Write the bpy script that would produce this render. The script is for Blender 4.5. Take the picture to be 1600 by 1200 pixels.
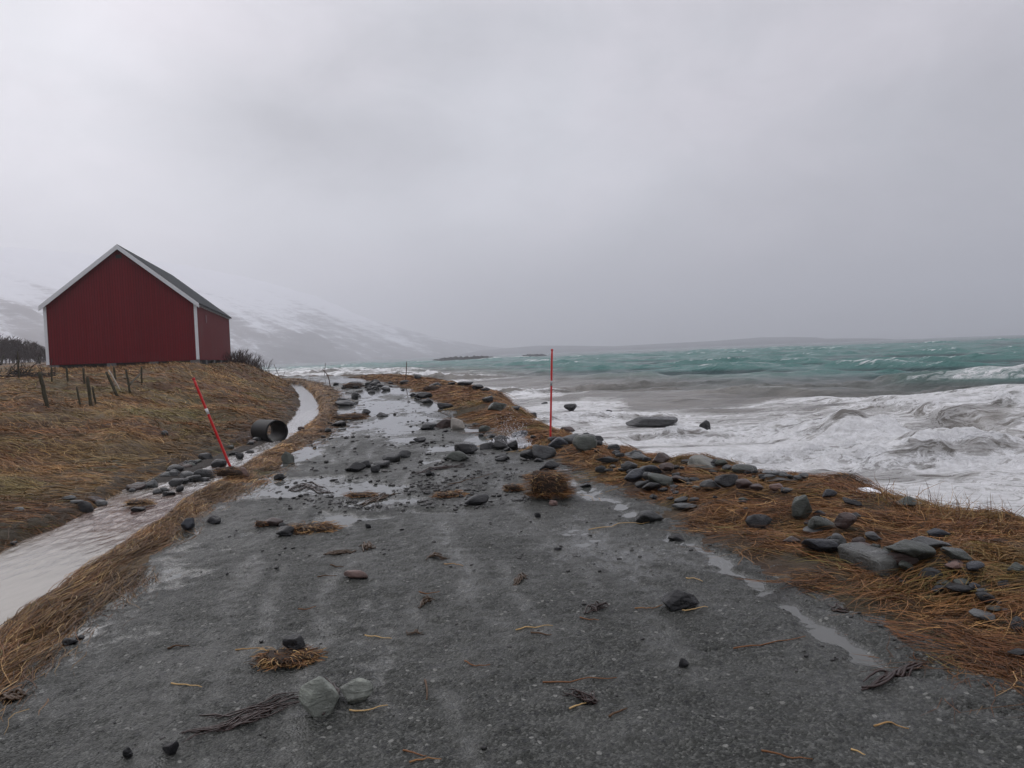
import bpy, bmesh, math, random
import numpy as np
from mathutils import Vector, Matrix

for o in list(bpy.data.objects):
    bpy.data.objects.remove(o)
S = bpy.context.scene
COL = S.collection

# ------------------------------------------------------------------ camera
F_PX, CZ = 1200.0, 1.6                       # focal length in pixels of a 1600 px wide frame, eye height
ROLL = math.atan(0.039)
PITCH = math.atan(47 / 1200 * math.cos(ROLL))
cam = bpy.data.objects.new("camera", bpy.data.cameras.new("camera"))
COL.objects.link(cam)
cam.data.sensor_width = 36.0
cam.data.lens = F_PX / 1600 * 36
cam.data.clip_start, cam.data.clip_end = 0.05, 30000
_f = Vector((0, math.cos(PITCH), -math.sin(PITCH)))
_u = Vector((0, math.sin(PITCH), math.cos(PITCH)))
_r = Vector((1, 0, 0))
cx = _r * math.cos(ROLL) - _u * math.sin(ROLL)
cy = _r * math.sin(ROLL) + _u * math.cos(ROLL)
m = Matrix.Identity(4)
for i in range(3):
    m[i][0], m[i][1], m[i][2] = cx[i], cy[i], -_f[i]
m[2][3] = CZ
cam.matrix_world = m
S.camera = cam

# ------------------------------------------------------------------ colour management
S.view_settings.view_transform = 'Standard'
S.view_settings.look = 'None'
S.view_settings.exposure = 0.0
S.view_settings.gamma = 1.0
S.cycles.use_denoising = True
S.cycles.adaptive_threshold = 0.004
S.cycles.max_bounces = 6
S.cycles.diffuse_bounces = 2
S.cycles.glossy_bounces = 3
S.cycles.transparent_max_bounces = 8
S.cycles.volume_bounces = 1


class NT:
    """small helper round a node tree"""
    def __init__(self, tree):
        self.t = tree
        self.n = tree.nodes
        self.l = tree.links

    def node(self, kind, **kw):
        n = self.n.new(kind)
        for k, v in kw.items():
            setattr(n, k, v)
        return n

    def put(self, sock, v):
        if isinstance(v, bpy.types.NodeSocket):
            self.l.new(v, sock)
        elif isinstance(v, (tuple, list)) and len(v) == 3 and sock.type == 'RGBA':
            sock.default_value = (*v, 1)
        else:
            sock.default_value = v

    def math(self, op, a, b=0.0, c=0.0, clamp=False):
        n = self.node('ShaderNodeMath', operation=op, use_clamp=clamp)
        self.put(n.inputs[0], a); self.put(n.inputs[1], b); self.put(n.inputs[2], c)
        return n.outputs[0]

    def vmath(self, op, a, b=(0, 0, 0)):
        n = self.node('ShaderNodeVectorMath', operation=op)
        self.put(n.inputs[0], a); self.put(n.inputs[1], b)
        return n.outputs['Value'] if op in ('DOT_PRODUCT', 'LENGTH', 'DISTANCE') else n.outputs[0]

    def mix(self, f, a, b, mode='MIX'):
        n = self.node('ShaderNodeMix', data_type='RGBA', blend_type=mode, clamp_factor=True)
        self.put(n.inputs[0], f); self.put(n.inputs[6], a); self.put(n.inputs[7], b)
        return n.outputs[2]

    def ramp(self, v, lo, hi, a=0.0, b=1.0):
        n = self.node('ShaderNodeMapRange', interpolation_type='SMOOTHSTEP')
        self.put(n.inputs[0], v); self.put(n.inputs[1], lo); self.put(n.inputs[2], hi)
        self.put(n.inputs[3], a); self.put(n.inputs[4], b)
        return n.outputs[0]

    def noise(self, vec, scale, detail=4.0, rough=0.55, dist=0.0, color=False):
        n = self.node('ShaderNodeTexNoise')
        if vec is not None:
            self.put(n.inputs['Vector'], vec)
        self.put(n.inputs['Scale'], scale); self.put(n.inputs['Detail'], detail)
        self.put(n.inputs['Roughness'], rough); self.put(n.inputs['Distortion'], dist)
        return n.outputs['Color' if color else 'Fac']

    def voronoi(self, vec, scale, feature='F1', out='Distance'):
        n = self.node('ShaderNodeTexVoronoi', feature=feature)
        self.put(n.inputs['Vector'], vec); self.put(n.inputs['Scale'], scale)
        return n.outputs[out]

    def mapping(self, vec, rot=(0, 0, 0), scale=(1, 1, 1), loc=(0, 0, 0)):
        n = self.node('ShaderNodeMapping')
        self.put(n.inputs['Vector'], vec)
        n.inputs['Rotation'].default_value = rot
        n.inputs['Scale'].default_value = scale
        n.inputs['Location'].default_value = loc
        return n.outputs[0]

    def attr(self, name, out='Fac'):
        n = self.node('ShaderNodeAttribute', attribute_name=name)
        return n.outputs[out]

    def bump(self, h, strength=0.5, dist=0.01, normal=None):
        n = self.node('ShaderNodeBump')
        self.put(n.inputs['Strength'], strength); self.put(n.inputs['Distance'], dist)
        self.put(n.inputs['Height'], h)
        if normal is not None:
            self.put(n.inputs['Normal'], normal)
        return n.outputs[0]

    def obj(self):
        return self.node('ShaderNodeTexCoord').outputs['Object']

    def pos(self):
        return self.node('ShaderNodeNewGeometry').outputs['Position']


def material(name):
    mt = bpy.data.materials.new(name)
    mt.use_nodes = True
    t = NT(mt.node_tree)
    b = mt.node_tree.nodes['Principled BSDF']
    return mt, t, b


def bset(t, b, **kw):
    names = dict(color='Base Color', rough='Roughness', normal='Normal', spec='Specular IOR Level', ior='IOR',
                 metal='Metallic', coat='Coat Weight', coatr='Coat Roughness', sheen='Sheen Weight')
    for k, v in kw.items():
        t.put(b.inputs[names[k]], v)


# ------------------------------------------------------------------ world: overcast squall sky
SUN_EL, SUN_AZ = math.radians(32), math.radians(-35)
W = bpy.data.worlds.new("World")
S.world = W
W.use_nodes = True
t = NT(W.node_tree)
bg = W.node_tree.nodes['Background']
sky = t.node('ShaderNodeTexSky', sky_type='NISHITA', sun_disc=False)
sky.sun_elevation = SUN_EL
sky.sun_rotation = SUN_AZ
sky.altitude = 0
d = t.node('ShaderNodeTexCoord').outputs['Generated']
sep = t.node('ShaderNodeSeparateXYZ'); t.put(sep.inputs[0], d)
dx, dy, dz = sep.outputs
up = t.math('MAXIMUM', dz, 0.0)
n1 = t.noise(t.mapping(d, scale=(1.0, 1.0, 2.0), loc=(2.3, 0.4, 1.1)), 2.6, 5, 0.5, 0.35)
n2 = t.noise(t.mapping(d, scale=(1.0, 1.0, 1.8), loc=(7.3, 3.4, 0.1)), 6.5, 6, 0.58, 0.5)


def blob(px, py, sx, sy):
    """soft patch of the cloud cover round one direction of the sky"""
    X, Y = (px - 800) / F_PX, -(py - 600) / F_PX
    v = (cx * X + cy * Y + _f).normalized()
    ax = math.atan2(v.x, v.y)
    az = t.math('ARCTAN2', dx, dy)
    a = t.math('DIVIDE', t.math('SUBTRACT', az, ax), sx)
    e = t.math('DIVIDE', t.math('SUBTRACT', dz, v.z), sy)
    q = t.math('ADD', t.math('MULTIPLY', a, a), t.math('MULTIPLY', e, e))
    return t.math('POWER', 2.718, t.math('MULTIPLY', q, -1.0))


g = t.math('ADD', t.math('MULTIPLY', n1, 0.26), t.math('MULTIPLY', n2, 0.24))      # mean ~0.21
val = t.math('ADD', g, 0.26)
for (px, py, sx, sy, amp) in ((60, 200, .24, .15, .20), (430, 205, .17, .06, -.16), (850, 280, .20, .09, .14), (420, 340, .3, .06, .07), (170, 60, .14, .05, .06), (620, 60, .16, .05, -.05),
                              (640, 245, .12, .045, -.08), (1600, 250, .34, .30, -.13), (1450, 470, .3, .10, -.06), (900, 30, .3, .07, -.03), (1100, 100, .2, .05, .02)):
    val = t.math('ADD', val, t.math('MULTIPLY', blob(px, py, sx, sy), amp))
zen = t.ramp(up, 0.36, 0.95, 1.0, 2.2)                                               # overcast: brighter overhead
val = t.math('MULTIPLY', val, zen)
tint = t.mix(t.ramp(n1, 0.35, 0.65), (0.975, 0.985, 1.05), (1.02, 0.98, 1.05))
cl = t.vmath('SCALE', tint)
cl.node.inputs['Scale'].default_value = 1
t.put(cl.node.inputs['Scale'], t.math('MULTIPLY', val, 13.0))
fin = t.mix(0.94, sky.outputs[0], cl)
t.put(bg.inputs['Color'], fin)
bg.inputs['Strength'].default_value = 0.1

sun = bpy.data.objects.new("sun", bpy.data.lights.new("sun", 'SUN'))
COL.objects.link(sun)
sun.data.energy = 0.5
sun.data.angle = math.radians(40)
sun.data.color = (1.0, 0.97, 0.93)
sd = Vector((math.sin(-SUN_AZ) * -math.cos(SUN_EL), math.cos(SUN_AZ) * math.cos(SUN_EL), math.sin(SUN_EL)))
sun.rotation_euler = sd.to_track_quat('Z', 'Y').to_euler()

# ------------------------------------------------------------------ numeric helpers
rng = np.random.default_rng(11)
random.seed(5)
_perm = np.random.default_rng(3).permutation(256).astype(np.int32)
_perm = np.concatenate([_perm, _perm])
_ga = np.random.default_rng(4).uniform(0, 2 * np.pi, 256)
_gx, _gy = np.cos(_ga), np.sin(_ga)


def perlin(x, y, seed=0):
    x = np.asarray(x, float) + seed * 17.37
    y = np.asarray(y, float) - seed * 9.71
    xi, yi = np.floor(x).astype(np.int64), np.floor(y).astype(np.int64)
    xf, yf = x - xi, y - yi
    xi &= 255; yi &= 255
    u, v = xf * xf * xf * (xf * (xf * 6 - 15) + 10), yf * yf * yf * (yf * (yf * 6 - 15) + 10)
    x1, y1 = (xi + 1) & 255, (yi + 1) & 255
    h00, h10 = _perm[_perm[xi] + yi], _perm[_perm[x1] + yi]
    h01, h11 = _perm[_perm[xi] + y1], _perm[_perm[x1] + y1]
    a = _gx[h00] * xf + _gy[h00] * yf
    b = _gx[h10] * (xf - 1) + _gy[h10] * yf
    c = _gx[h01] * xf + _gy[h01] * (yf - 1)
    e = _gx[h11] * (xf - 1) + _gy[h11] * (yf - 1)
    return (a + u * (b - a)) * (1 - v) + (c + u * (e - c)) * v


def fbm(x, y, sc, octs=3, seed=0, gain=0.5):
    s, a = 0, 1.0
    for k in range(octs):
        s = s + a * perlin(x * sc, y * sc, seed + k)
        sc *= 2.03; a *= gain
    return s


def sst(e0, e1, x):
    q = np.clip((x - e0) / (e1 - e0), 0, 1)
    return q * q * (3 - 2 * q)


def ray(px, py):
    X, Y = (px - 800) / F_PX, -(py - 600) / F_PX
    v = cx * X + cy * Y + _f
    return np.array(v)


def gz(px, py, z=0.0):
    v = ray(px, py)
    return np.array([0, 0, CZ]) + v * ((z - CZ) / v[2])


def gy(px, py, Y):
    v = ray(px, py)
    return np.array([0, 0, CZ]) + v * (Y / v[1])


# ------------------------------------------------------------------ plan of the shore road (metres, x as a function of y)
def curve(pix, z, head, tail):
    p = [gz(a, b, z)[:2] for a, b in pix]
    pts = sorted([(q[1], q[0]) for q in p] + head + tail)
    return np.array([a for a, _ in pts]), np.array([b for _, b in pts])


FAR = [(95, 0), (120, -16), (200, -50), (400, -115), (900, -285), (1500, -480)]
def tail(x0):
    return [(a, x0 + b) for a, b in FAR]
C_SL = curve([(0, 858), (37, 838), (85, 821), (119, 804), (159, 782), (184, 767), (255, 733), (312, 716), (368, 697), (402, 685), (450, 660), (462, 645), (468, 628), (465, 616), (458, 605), (447, 597)], -.1, [(-30, -1), (0, -3.6), (3.5, -4.1)], tail(-41))
C_SR = curve([(0, 977), (42, 943), (79, 923), (105, 895), (159, 867), (198, 841), (255, 807), (283, 779), (340, 750), (362, 733), (419, 702), (435, 692), (480, 662), (503, 642), (502, 625), (485, 607), (470, 597)], .02, [(-30, .5), (0, -1.9), (3.2, -2.78)], tail(-37.5))
C_RL = curve([(0, 1068), (80, 1012), (140, 952), (224, 892), (283, 821), (340, 782), (419, 748), (460, 705), (485, 692), (515, 675), (522, 650), (532, 627), (527, 611), (500, 598), (462, 590)], 0, [(-30, 1.2), (0, -1.9)], tail(-36))
C_RR = curve([(1597, 1069), (1463, 1035), (1410, 1009), (1359, 967), (1296, 950), (1200, 899), (1173, 883), (1128, 860), (1083, 842), (1038, 815), (993, 781), (925, 748), (872, 712), (817, 700), (792, 675), (740, 660), (707, 643), (682, 622), (650, 609), (610, 597)], 0, [(-30, 6.5), (0, 3.2)], [(82, -18.5)] + tail(-32.5))
C_SH = curve([(1600, 819), (1534, 806), (1447, 793), (1372, 764), (1276, 747), (1195, 734), (1139, 741), (1071, 727), (981, 709), (936, 698), (880, 684), (850, 670), (800, 655), (805, 637), (775, 626), (780, 614), (720, 601), (675, 592)], 0, [(-30, 9.5), (0, 6.4), (3, 5.4)], [(72, -10.5), (82, -16.5)] + tail(-30))


def at(c, y):
    return np.interp(y, c[0], c[1])


WL_ROAD = -0.020      # level of the standing water on the road
WL_DITCH = -0.16
SEA = -0.62

# puddle hollows on the road: pixel centre, half width, half height in the photograph
PUD = [(1222, 942, 24, 10), (1255, 962, 26, 12), (1300, 988, 34, 16), (1330, 1012, 34, 15), (1375, 1036, 34, 11), (1165, 902, 20, 10), (1120, 872, 14, 8), (1092, 852, 12, 7),
       (1510, 1098, 40, 12), (1575, 1104, 35, 11), (905, 748, 20, 8), (950, 778, 22, 8), (985, 800, 22, 7), (1040, 838, 14, 6), (890, 732, 14, 5),
       (690, 633, 26, 10), (545, 640, 18, 12), (600, 634, 30, 10), (640, 634, 16, 12), (590, 612, 50, 5), (660, 605, 24, 4), (620, 668, 40, 9), (560, 668, 30, 8), (640, 685, 26, 5),
       (480, 702, 16, 7), (468, 716, 12, 6), (500, 690, 12, 6), (548, 655, 14, 6), (745, 668, 22, 6), (755, 684, 18, 5), (500, 752, 70, 7), (470, 765, 60, 7), (560, 765, 60, 6), (600, 782, 50, 5),
       (560, 592, 40, 3), (620, 655, 30, 8), (205, 866, 18, 7), (150, 900, 16, 7), (215, 872, 14, 5), (120, 990, 20, 6), (310, 832, 14, 4), (385, 833, 14, 4), (665, 800, 50, 5), (545, 808, 60, 5), (1105, 1010, 20, 4), (680, 720, 24, 4), (570, 625, 14, 9), (655, 653, 20, 6), (690, 700, 30, 5)]
PUD += [(1238, 950, 22, 9), (1278, 975, 26, 11), (1315, 1000, 30, 12), (1352, 1024, 30, 12), (1140, 886, 18, 8), (1185, 918, 18, 7), (1106, 862, 14, 7), (918, 762, 16, 6), (935, 770, 16, 6), (968, 788, 16, 6), (1012, 818, 14, 6), (1065, 845, 12, 5), (1440, 1058, 30, 9)]
PUDW = []
for (a, b, w_, h_) in PUD:
    c = gz(a, b)
    PUDW.append((c[0], c[1], (1.2 if a < 850 else .95) * w_ * c[1] / F_PX, (1.2 if a < 850 else .85) * h_ * c[1] ** 2 / (F_PX * CZ)))
HOLE = gz(722, 645)
HK = np.array([[-30, .6], [0, .65], [8, .85], [20, 1.15], [30, 1.40], [41, 1.68], [46, 1.78], [62, 2.05], [110, 3.0], [150, 3.6], [900, 14], [1500, 20]])
HW = np.array([[-30, 7], [8, 8], [20, 8], [30, 7], [46, 5.5], [62, 4.6], [95, 8], [150, 30], [900, 80], [1500, 80]])


def macro(x, y):
    """height of the land without the fine grain"""
    x = np.asarray(x, float); y = np.asarray(y, float)
    wob = 0.10 * np.clip(y / 12, .5, 3)
    n = fbm(x, y, 1.1, 3, 1) * wob
    sl, sr = at(C_SL, y) + n * .9, at(C_SR, y) + n * .5
    rl, rr, sh = at(C_RL, y) + n * .4, at(C_RR, y) + n * 1.0, at(C_SH, y) + n
    H, Wd = np.interp(y, HK[:, 0], HK[:, 1]), np.interp(y, HW[:, 0], HW[:, 1])
    dl = np.maximum(sl - x, 0)
    s = 1 - (1 - np.clip(dl / Wd, 0, 1)) ** 1.35
    lump = fbm(x, y, .42, 2, 7) * .22 + fbm(x, y, 1.2, 2, 9) * .13
    z_h = -.18 + .10 * sst(0, .25, dl) + H * s + lump * sst(.2, 1.6, dl) * np.clip(H, .4, 1.2)
    lx = (x + 18.66) * .9724 + (y - 46.0) * .2335; ly = -(x + 18.66) * .2335 + (y - 46.0) * .9724
    pad = sst(2.2, .3, np.maximum(np.maximum(lx, -8.15 - lx), np.maximum(-ly, ly - 16.0)))
    z_h = z_h * (1 - pad) + np.minimum(z_h, 1.66 + .05 * lump) * pad
    bw = np.maximum(sr - sl, .3)
    q = np.clip((x - sl) / bw, 0, 1)
    z_s = -.18 - .22 * np.sin(np.pi * q) ** .8 + .24 * sst(10, 12, y) * (1 - sst(18.5, 21, y)) * (1 - sst(.30, .62, q)) * np.sin(np.pi * q) ** .5 + fbm(x, y, 1.4, 3, 3) * .06 * np.sin(np.pi * q) * sst(9, 11, y)
    w2 = np.maximum(rl - sr, .15)
    q = np.clip((x - sr) / w2, 0, 1)
    z_b = -.18 + (.045 * sst(0, .16, q)) * (1 - sst(.35, 1, q)) + .17 * sst(0, .16, q) - .015 * sst(.2,.5,q) * (1 - sst(.7, 1, q)) + fbm(x, y, 2.0, 2, 5) * .05 * np.sin(np.pi * q)
    w3 = np.maximum(rr - rl, .5)
    q = np.clip((x - rl) / w3, 0, 1)
    z_r = .012 * np.sin(np.pi * q) - .008 * np.cos(q * np.pi * 5) + fbm(x, y, .5, 3, 12) * .022
    z_r = z_r - .012 * sst(15, 26, y) + sst(13, 20, y) * (fbm(x, y, 1.5, 3, 27, .7) * .030 + fbm(x * 2.2, y * .5, 1.6, 2, 29) * .02)
    w4 = np.maximum(sh - rr, .4)
    q = np.clip((x - rr) / w4, 0, 1)
    z_v = .09 * sst(0, .45, q) + fbm(x, y, 1.6, 3, 15) * .15 * sst(0, .25, q) - .06 * sst(.75, 1.0, q)
    ds = np.maximum(x - sh, 0)
    z_o = -.06 - 1.3 * sst(0, 1.1, ds) - .05 * np.minimum(ds, 60)
    z = np.where(x < sl, z_h, np.where(x < sr, z_s, np.where(x < rl, z_b, np.where(x < rr, z_r, np.where(x < sh, z_v, z_o)))))
    hd = np.hypot((x - HOLE[0]) / .95, (y - HOLE[1]) / 1.6)
    z = z - .30 * (1 - sst(.2, 1, hd))
    return z, (sl, sr, rl, rr, sh)


def puddle(x, y):
    p = np.zeros_like(x)
    ws = .22 * np.clip(y / 8, .7, 3)
    x = x + ws * fbm(x, y, 1.6, 3, 17); y = y + 2.2 * ws * fbm(x, y, 1.6, 3, 19)
    for (a, b, rx, ry) in PUDW:
        mk = (np.abs(x - a) < 2.6 * rx) & (np.abs(y - b) < 2.6 * ry)
        if mk.any():
            p[mk] = np.maximum(p[mk], np.exp(-((x[mk] - a) / rx) ** 2 - ((y[mk] - b) / ry) ** 2))
    return p


def height(x, y):
    x = np.atleast_1d(np.asarray(x, float)); y = np.atleast_1d(np.asarray(y, float))
    z, (sl, sr, rl, rr, sh) = macro(x, y)
    on = sst(-.25, .1, x - rl) * sst(-.5, -.0, rr + .2 - x)
    z = z - on * .058 * puddle(x, y)
    return z + on * (fbm(x, y, 3.1, 3, 21) * .016 + fbm(x, y, 9, 3, 23, .65) * .014)


_T = np.geomspace(1.5, 400, 5000)


def ground(px, py, z_off=0.0):
    """the first point of the land along the line of sight"""
    v = ray(px, py)
    X, Y, Z = v[0] * _T, v[1] * _T, CZ + v[2] * _T
    h = height(X, Y) + z_off
    k = np.nonzero(Z < h)[0]
    if len(k) == 0:
        return gz(px, py, 0)
    k = k[0]
    return np.array([X[k], Y[k], h[k]])


# ------------------------------------------------------------------ mesh helpers
def mesh_np(name, verts, faces, mat=None, smooth=True, attrs=None, colors=None, parent=None):
    me = bpy.data.meshes.new(name)
    nv, nf, k = len(verts), len(faces), faces.shape[1]
    me.vertices.add(nv)
    me.vertices.foreach_set('co', np.ascontiguousarray(verts, np.float32).ravel())
    me.loops.add(nf * k)
    me.loops.foreach_set('vertex_index', np.ascontiguousarray(faces, np.int32).ravel())
    me.polygons.add(nf)
    me.polygons.foreach_set('loop_start', np.arange(0, nf * k, k, dtype=np.int32))
    me.polygons.foreach_set('loop_total', np.full(nf, k, np.int32))
    me.polygons.foreach_set('use_smooth', np.full(nf, smooth, bool))
    for an, av in (attrs or {}).items():
        a = me.attributes.new(an, 'FLOAT', 'POINT')
        a.data.foreach_set('value', np.ascontiguousarray(av, np.float32))
    if colors is not None:
        a = me.color_attributes.new('Col', 'FLOAT_COLOR', 'POINT')
        c4 = np.ones((nv, 4), np.float32); c4[:, :3] = colors
        a.data.foreach_set('color', c4.ravel())
    me.update(calc_edges=True)
    if mat is not None:
        me.materials.append(mat)
    o = bpy.data.objects.new(name, me)
    COL.objects.link(o)
    if parent is not None:
        o.parent = parent
    return o


def bm_obj(name, bm, mat, parent=None, smooth=False):
    me = bpy.data.meshes.new(name)
    bmesh.ops.recalc_face_normals(bm, faces=bm.faces)
    bm.to_mesh(me); bm.free()
    if smooth:
        me.polygons.foreach_set('use_smooth', np.ones(len(me.polygons), bool))
    me.materials.append(mat)
    o = bpy.data.objects.new(name, me)
    COL.objects.link(o)
    if parent is not None:
        o.parent = parent
    return o


def tag(o, label=None, cat=None, group=None, kind=None):
    if label: o['label'] = label
    if cat: o['category'] = cat
    if group: o['group'] = group
    if kind: o['kind'] = kind
    return o


def empty(name, loc, rot=(0, 0, 0)):
    o = bpy.data.objects.new(name, None)
    o.empty_display_size = .2
    COL.objects.link(o)
    o.location = loc
    o.rotation_euler = rot
    return o


def hexa(bm, pts):
    """box from eight corners: four below, four above, both counter-clockwise"""
    v = [bm.verts.new(p) for p in pts]
    for f in ((3, 2, 1, 0), (4, 5, 6, 7), (0, 1, 5, 4), (1, 2, 6, 5), (2, 3, 7, 6), (3, 0, 4, 7)):
        bm.faces.new([v[i] for i in f])
    return v


def box(bm, a, b):
    x0, y0, z0 = a; x1, y1, z1 = b
    return hexa(bm, [(x0, y0, z0), (x1, y0, z0), (x1, y1, z0), (x0, y1, z0), (x0, y0, z1), (x1, y0, z1), (x1, y1, z1), (x0, y1, z1)])


def tube(bm, pts, radii, sides=6, cap=True):
    pts = [Vector(p) for p in pts]
    rings = []
    for i, p in enumerate(pts):
        dr = (pts[min(i + 1, len(pts) - 1)] - pts[max(i - 1, 0)])
        dr = dr.normalized() if dr.length > 1e-9 else Vector((0, 0, 1))
        a = dr.cross(Vector((0, 0, 1)) if abs(dr.z) < .9 else Vector((1, 0, 0))).normalized()
        b = dr.cross(a)
        rr = radii[i] if hasattr(radii, '__len__') else radii
        rings.append([bm.verts.new(p + (a * math.cos(2 * math.pi * k / sides) + b * math.sin(2 * math.pi * k / sides)) * rr) for k in range(sides)])
    for r0, r1 in zip(rings, rings[1:]):
        for k in range(sides):
            bm.faces.new((r0[k], r0[(k + 1) % sides], r1[(k + 1) % sides], r1[k]))
    if cap:
        bm.faces.new(rings[0][::-1]); bm.faces.new(rings[-1])


def polar(r, th, c=(0.0, -1.5)):
    R, T = np.meshgrid(r, th, indexing='ij')
    return c[0] + R * np.sin(T), c[1] + R * np.cos(T)


def grid_faces(nr, nt):
    i, j = np.meshgrid(np.arange(nr - 1), np.arange(nt - 1), indexing='ij')
    a = (i * nt + j).ravel()
    return np.stack([a, a + 1, a + nt + 1, a + nt], 1)


def sub(faces, keep):
    f = faces[keep]
    idx, inv = np.unique(f, return_inverse=True)
    return idx, inv.reshape(f.shape)

# ------------------------------------------------------------------ ground materials
def ground_material():
    mt, t, b = material('matted_ground')
    p = t.pos()
    c = t.attr('Col', 'Color')
    n = t.noise(p, 9, 6, .65)
    n2 = t.noise(t.mapping(p, rot=(0, 0, .5), scale=(1, 4, 2)), 22, 4, .6)
    col = t.mix(t.ramp(n, .3, .7), c, t.mix(.5, c, (.018, .013, .009)), 'MIX')
    col = t.mix(t.math('MULTIPLY', n2, .8), col, (.015, .011, .008))
    bset(t, b, color=col, rough=.75, spec=.3, normal=t.bump(t.math('ADD', n, n2), .9, .05))
    return mt


def road_material():
    mt, t, b = material('wet_gravel')
    p = t.pos()
    wet = t.attr('wet')
    lay = t.attr('loose'); trk = t.attr('track')
    big = t.noise(p, .9, 4, .55)
    mid = t.noise(p, 7, 5, .6)
    fine = t.noise(p, 60, 4, .7)
    vo = t.voronoi(p, 85)
    vc = t.voronoi(p, 85, out='Color')
    v2 = t.voronoi(p, 34)
    v2c = t.voronoi(p, 34, out='Color')
    sp = t.node('ShaderNodeSeparateColor'); t.put(sp.inputs[0], vc)
    sp2 = t.node('ShaderNodeSeparateColor'); t.put(sp2.inputs[0], v2c)
    base = t.mix(t.ramp(big, .35, .68), (.019, .0210, .0172), (.036, .0380, .0325))
    base = t.mix(t.ramp(mid, .35, .7), base, (.025, .0268, .0225))
    base = t.mix(t.ramp(sp.outputs[0], .15, .9, 0, .9), base, t.mix(sp.outputs[1], (.009, .0095, .009), (.135, .138, .125)))
    # odd dark and pale stones bedded in the gravel
    st = t.math('MULTIPLY', t.math('GREATER_THAN', sp2.outputs[0], .74), t.math('LESS_THAN', v2, .40))
    base = t.mix(t.math('MULTIPLY', st, .8), base, t.mix(t.math('GREATER_THAN', sp2.outputs[1], .86), (.014, .015, .016), (.24, .24, .22)))
    base = t.mix(t.math('MULTIPLY', lay, t.ramp(mid, .35, .6)), base, (.016, .015, .013))
    film = t.math('MULTIPLY', t.ramp(t.math('ADD', t.math('MULTIPLY', big, .7), t.math('MULTIPLY', mid, .3)), .42, .60), .7)
    film = t.math('MAXIMUM', t.math('MAXIMUM', t.math('MULTIPLY', film, .6), t.math('MULTIPLY', trk, t.ramp(mid, .25, .65, .15, .75))), wet)
    base = t.mix(t.math('MULTIPLY', trk, .22), base, (.066, .0670, .0590))
    base = t.mix(t.math('MULTIPLY', film, .35), base, (.030, .0312, .0265))
    rough = t.ramp(film, 0, 1, .50, .15)
    h = t.math('ADD', t.math('MULTIPLY', t.math('SUBTRACT', 1, vo), .7), t.math('ADD', t.math('MULTIPLY', fine, .7), t.math('MULTIPLY', st, .6)))
    nb = t.bump(h, t.ramp(film, 0, 1, 1.0, .30), .016)
    bset(t, b, color=base, rough=rough, spec=t.ramp(film, 0, 1, .25, .5), normal=nb)
    return mt


def puddle_material():
    mt, t, b = material('muddy_puddle_water')
    p = t.pos()
    n = t.noise(t.mapping(p, scale=(1, .5, 1)), 14, 3, .5)
    n2 = t.noise(p, 1.7, 4, .6)
    bset(t, b, color=t.mix(n2, (.060, .064, .059), (.105, .107, .100)), rough=.06, ior=1.33, spec=.5, normal=t.bump(n, .10, .012))
    return mt


def ditch_material():
    mt, t, b = material('silty_stream_water')
    p = t.pos()
    red = t.attr('red')
    n = t.noise(t.mapping(p, rot=(0, 0, .25), scale=(2.2, .55, 1)), 6, 5, .6, .4)
    n3 = t.noise(t.mapping(p, rot=(0, 0, .25), scale=(3.2, .8, 1)), 9, 5, .65, .6)
    col = t.mix(n, (.135, .118, .096), (.19, .168, .140))
    col = t.mix(red, col, t.mix(t.ramp(n3, .42, .60), (.070, .038, .032), (.22, .17, .15)))
    fo = t.attr('foam')
    col = t.mix(t.math('MULTIPLY', fo, t.ramp(n3, .45, .58)), col, (.62, .61, .6))
    bset(t, b, color=col, rough=.10, ior=1.33, normal=t.bump(t.math('ADD', n, t.math('MULTIPLY', n3, .5)), t.math('ADD', t.math('ADD', .02, t.math('MULTIPLY', fo, .25)), t.math('MULTIPLY', red, .4)), .03))
    return mt


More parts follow.
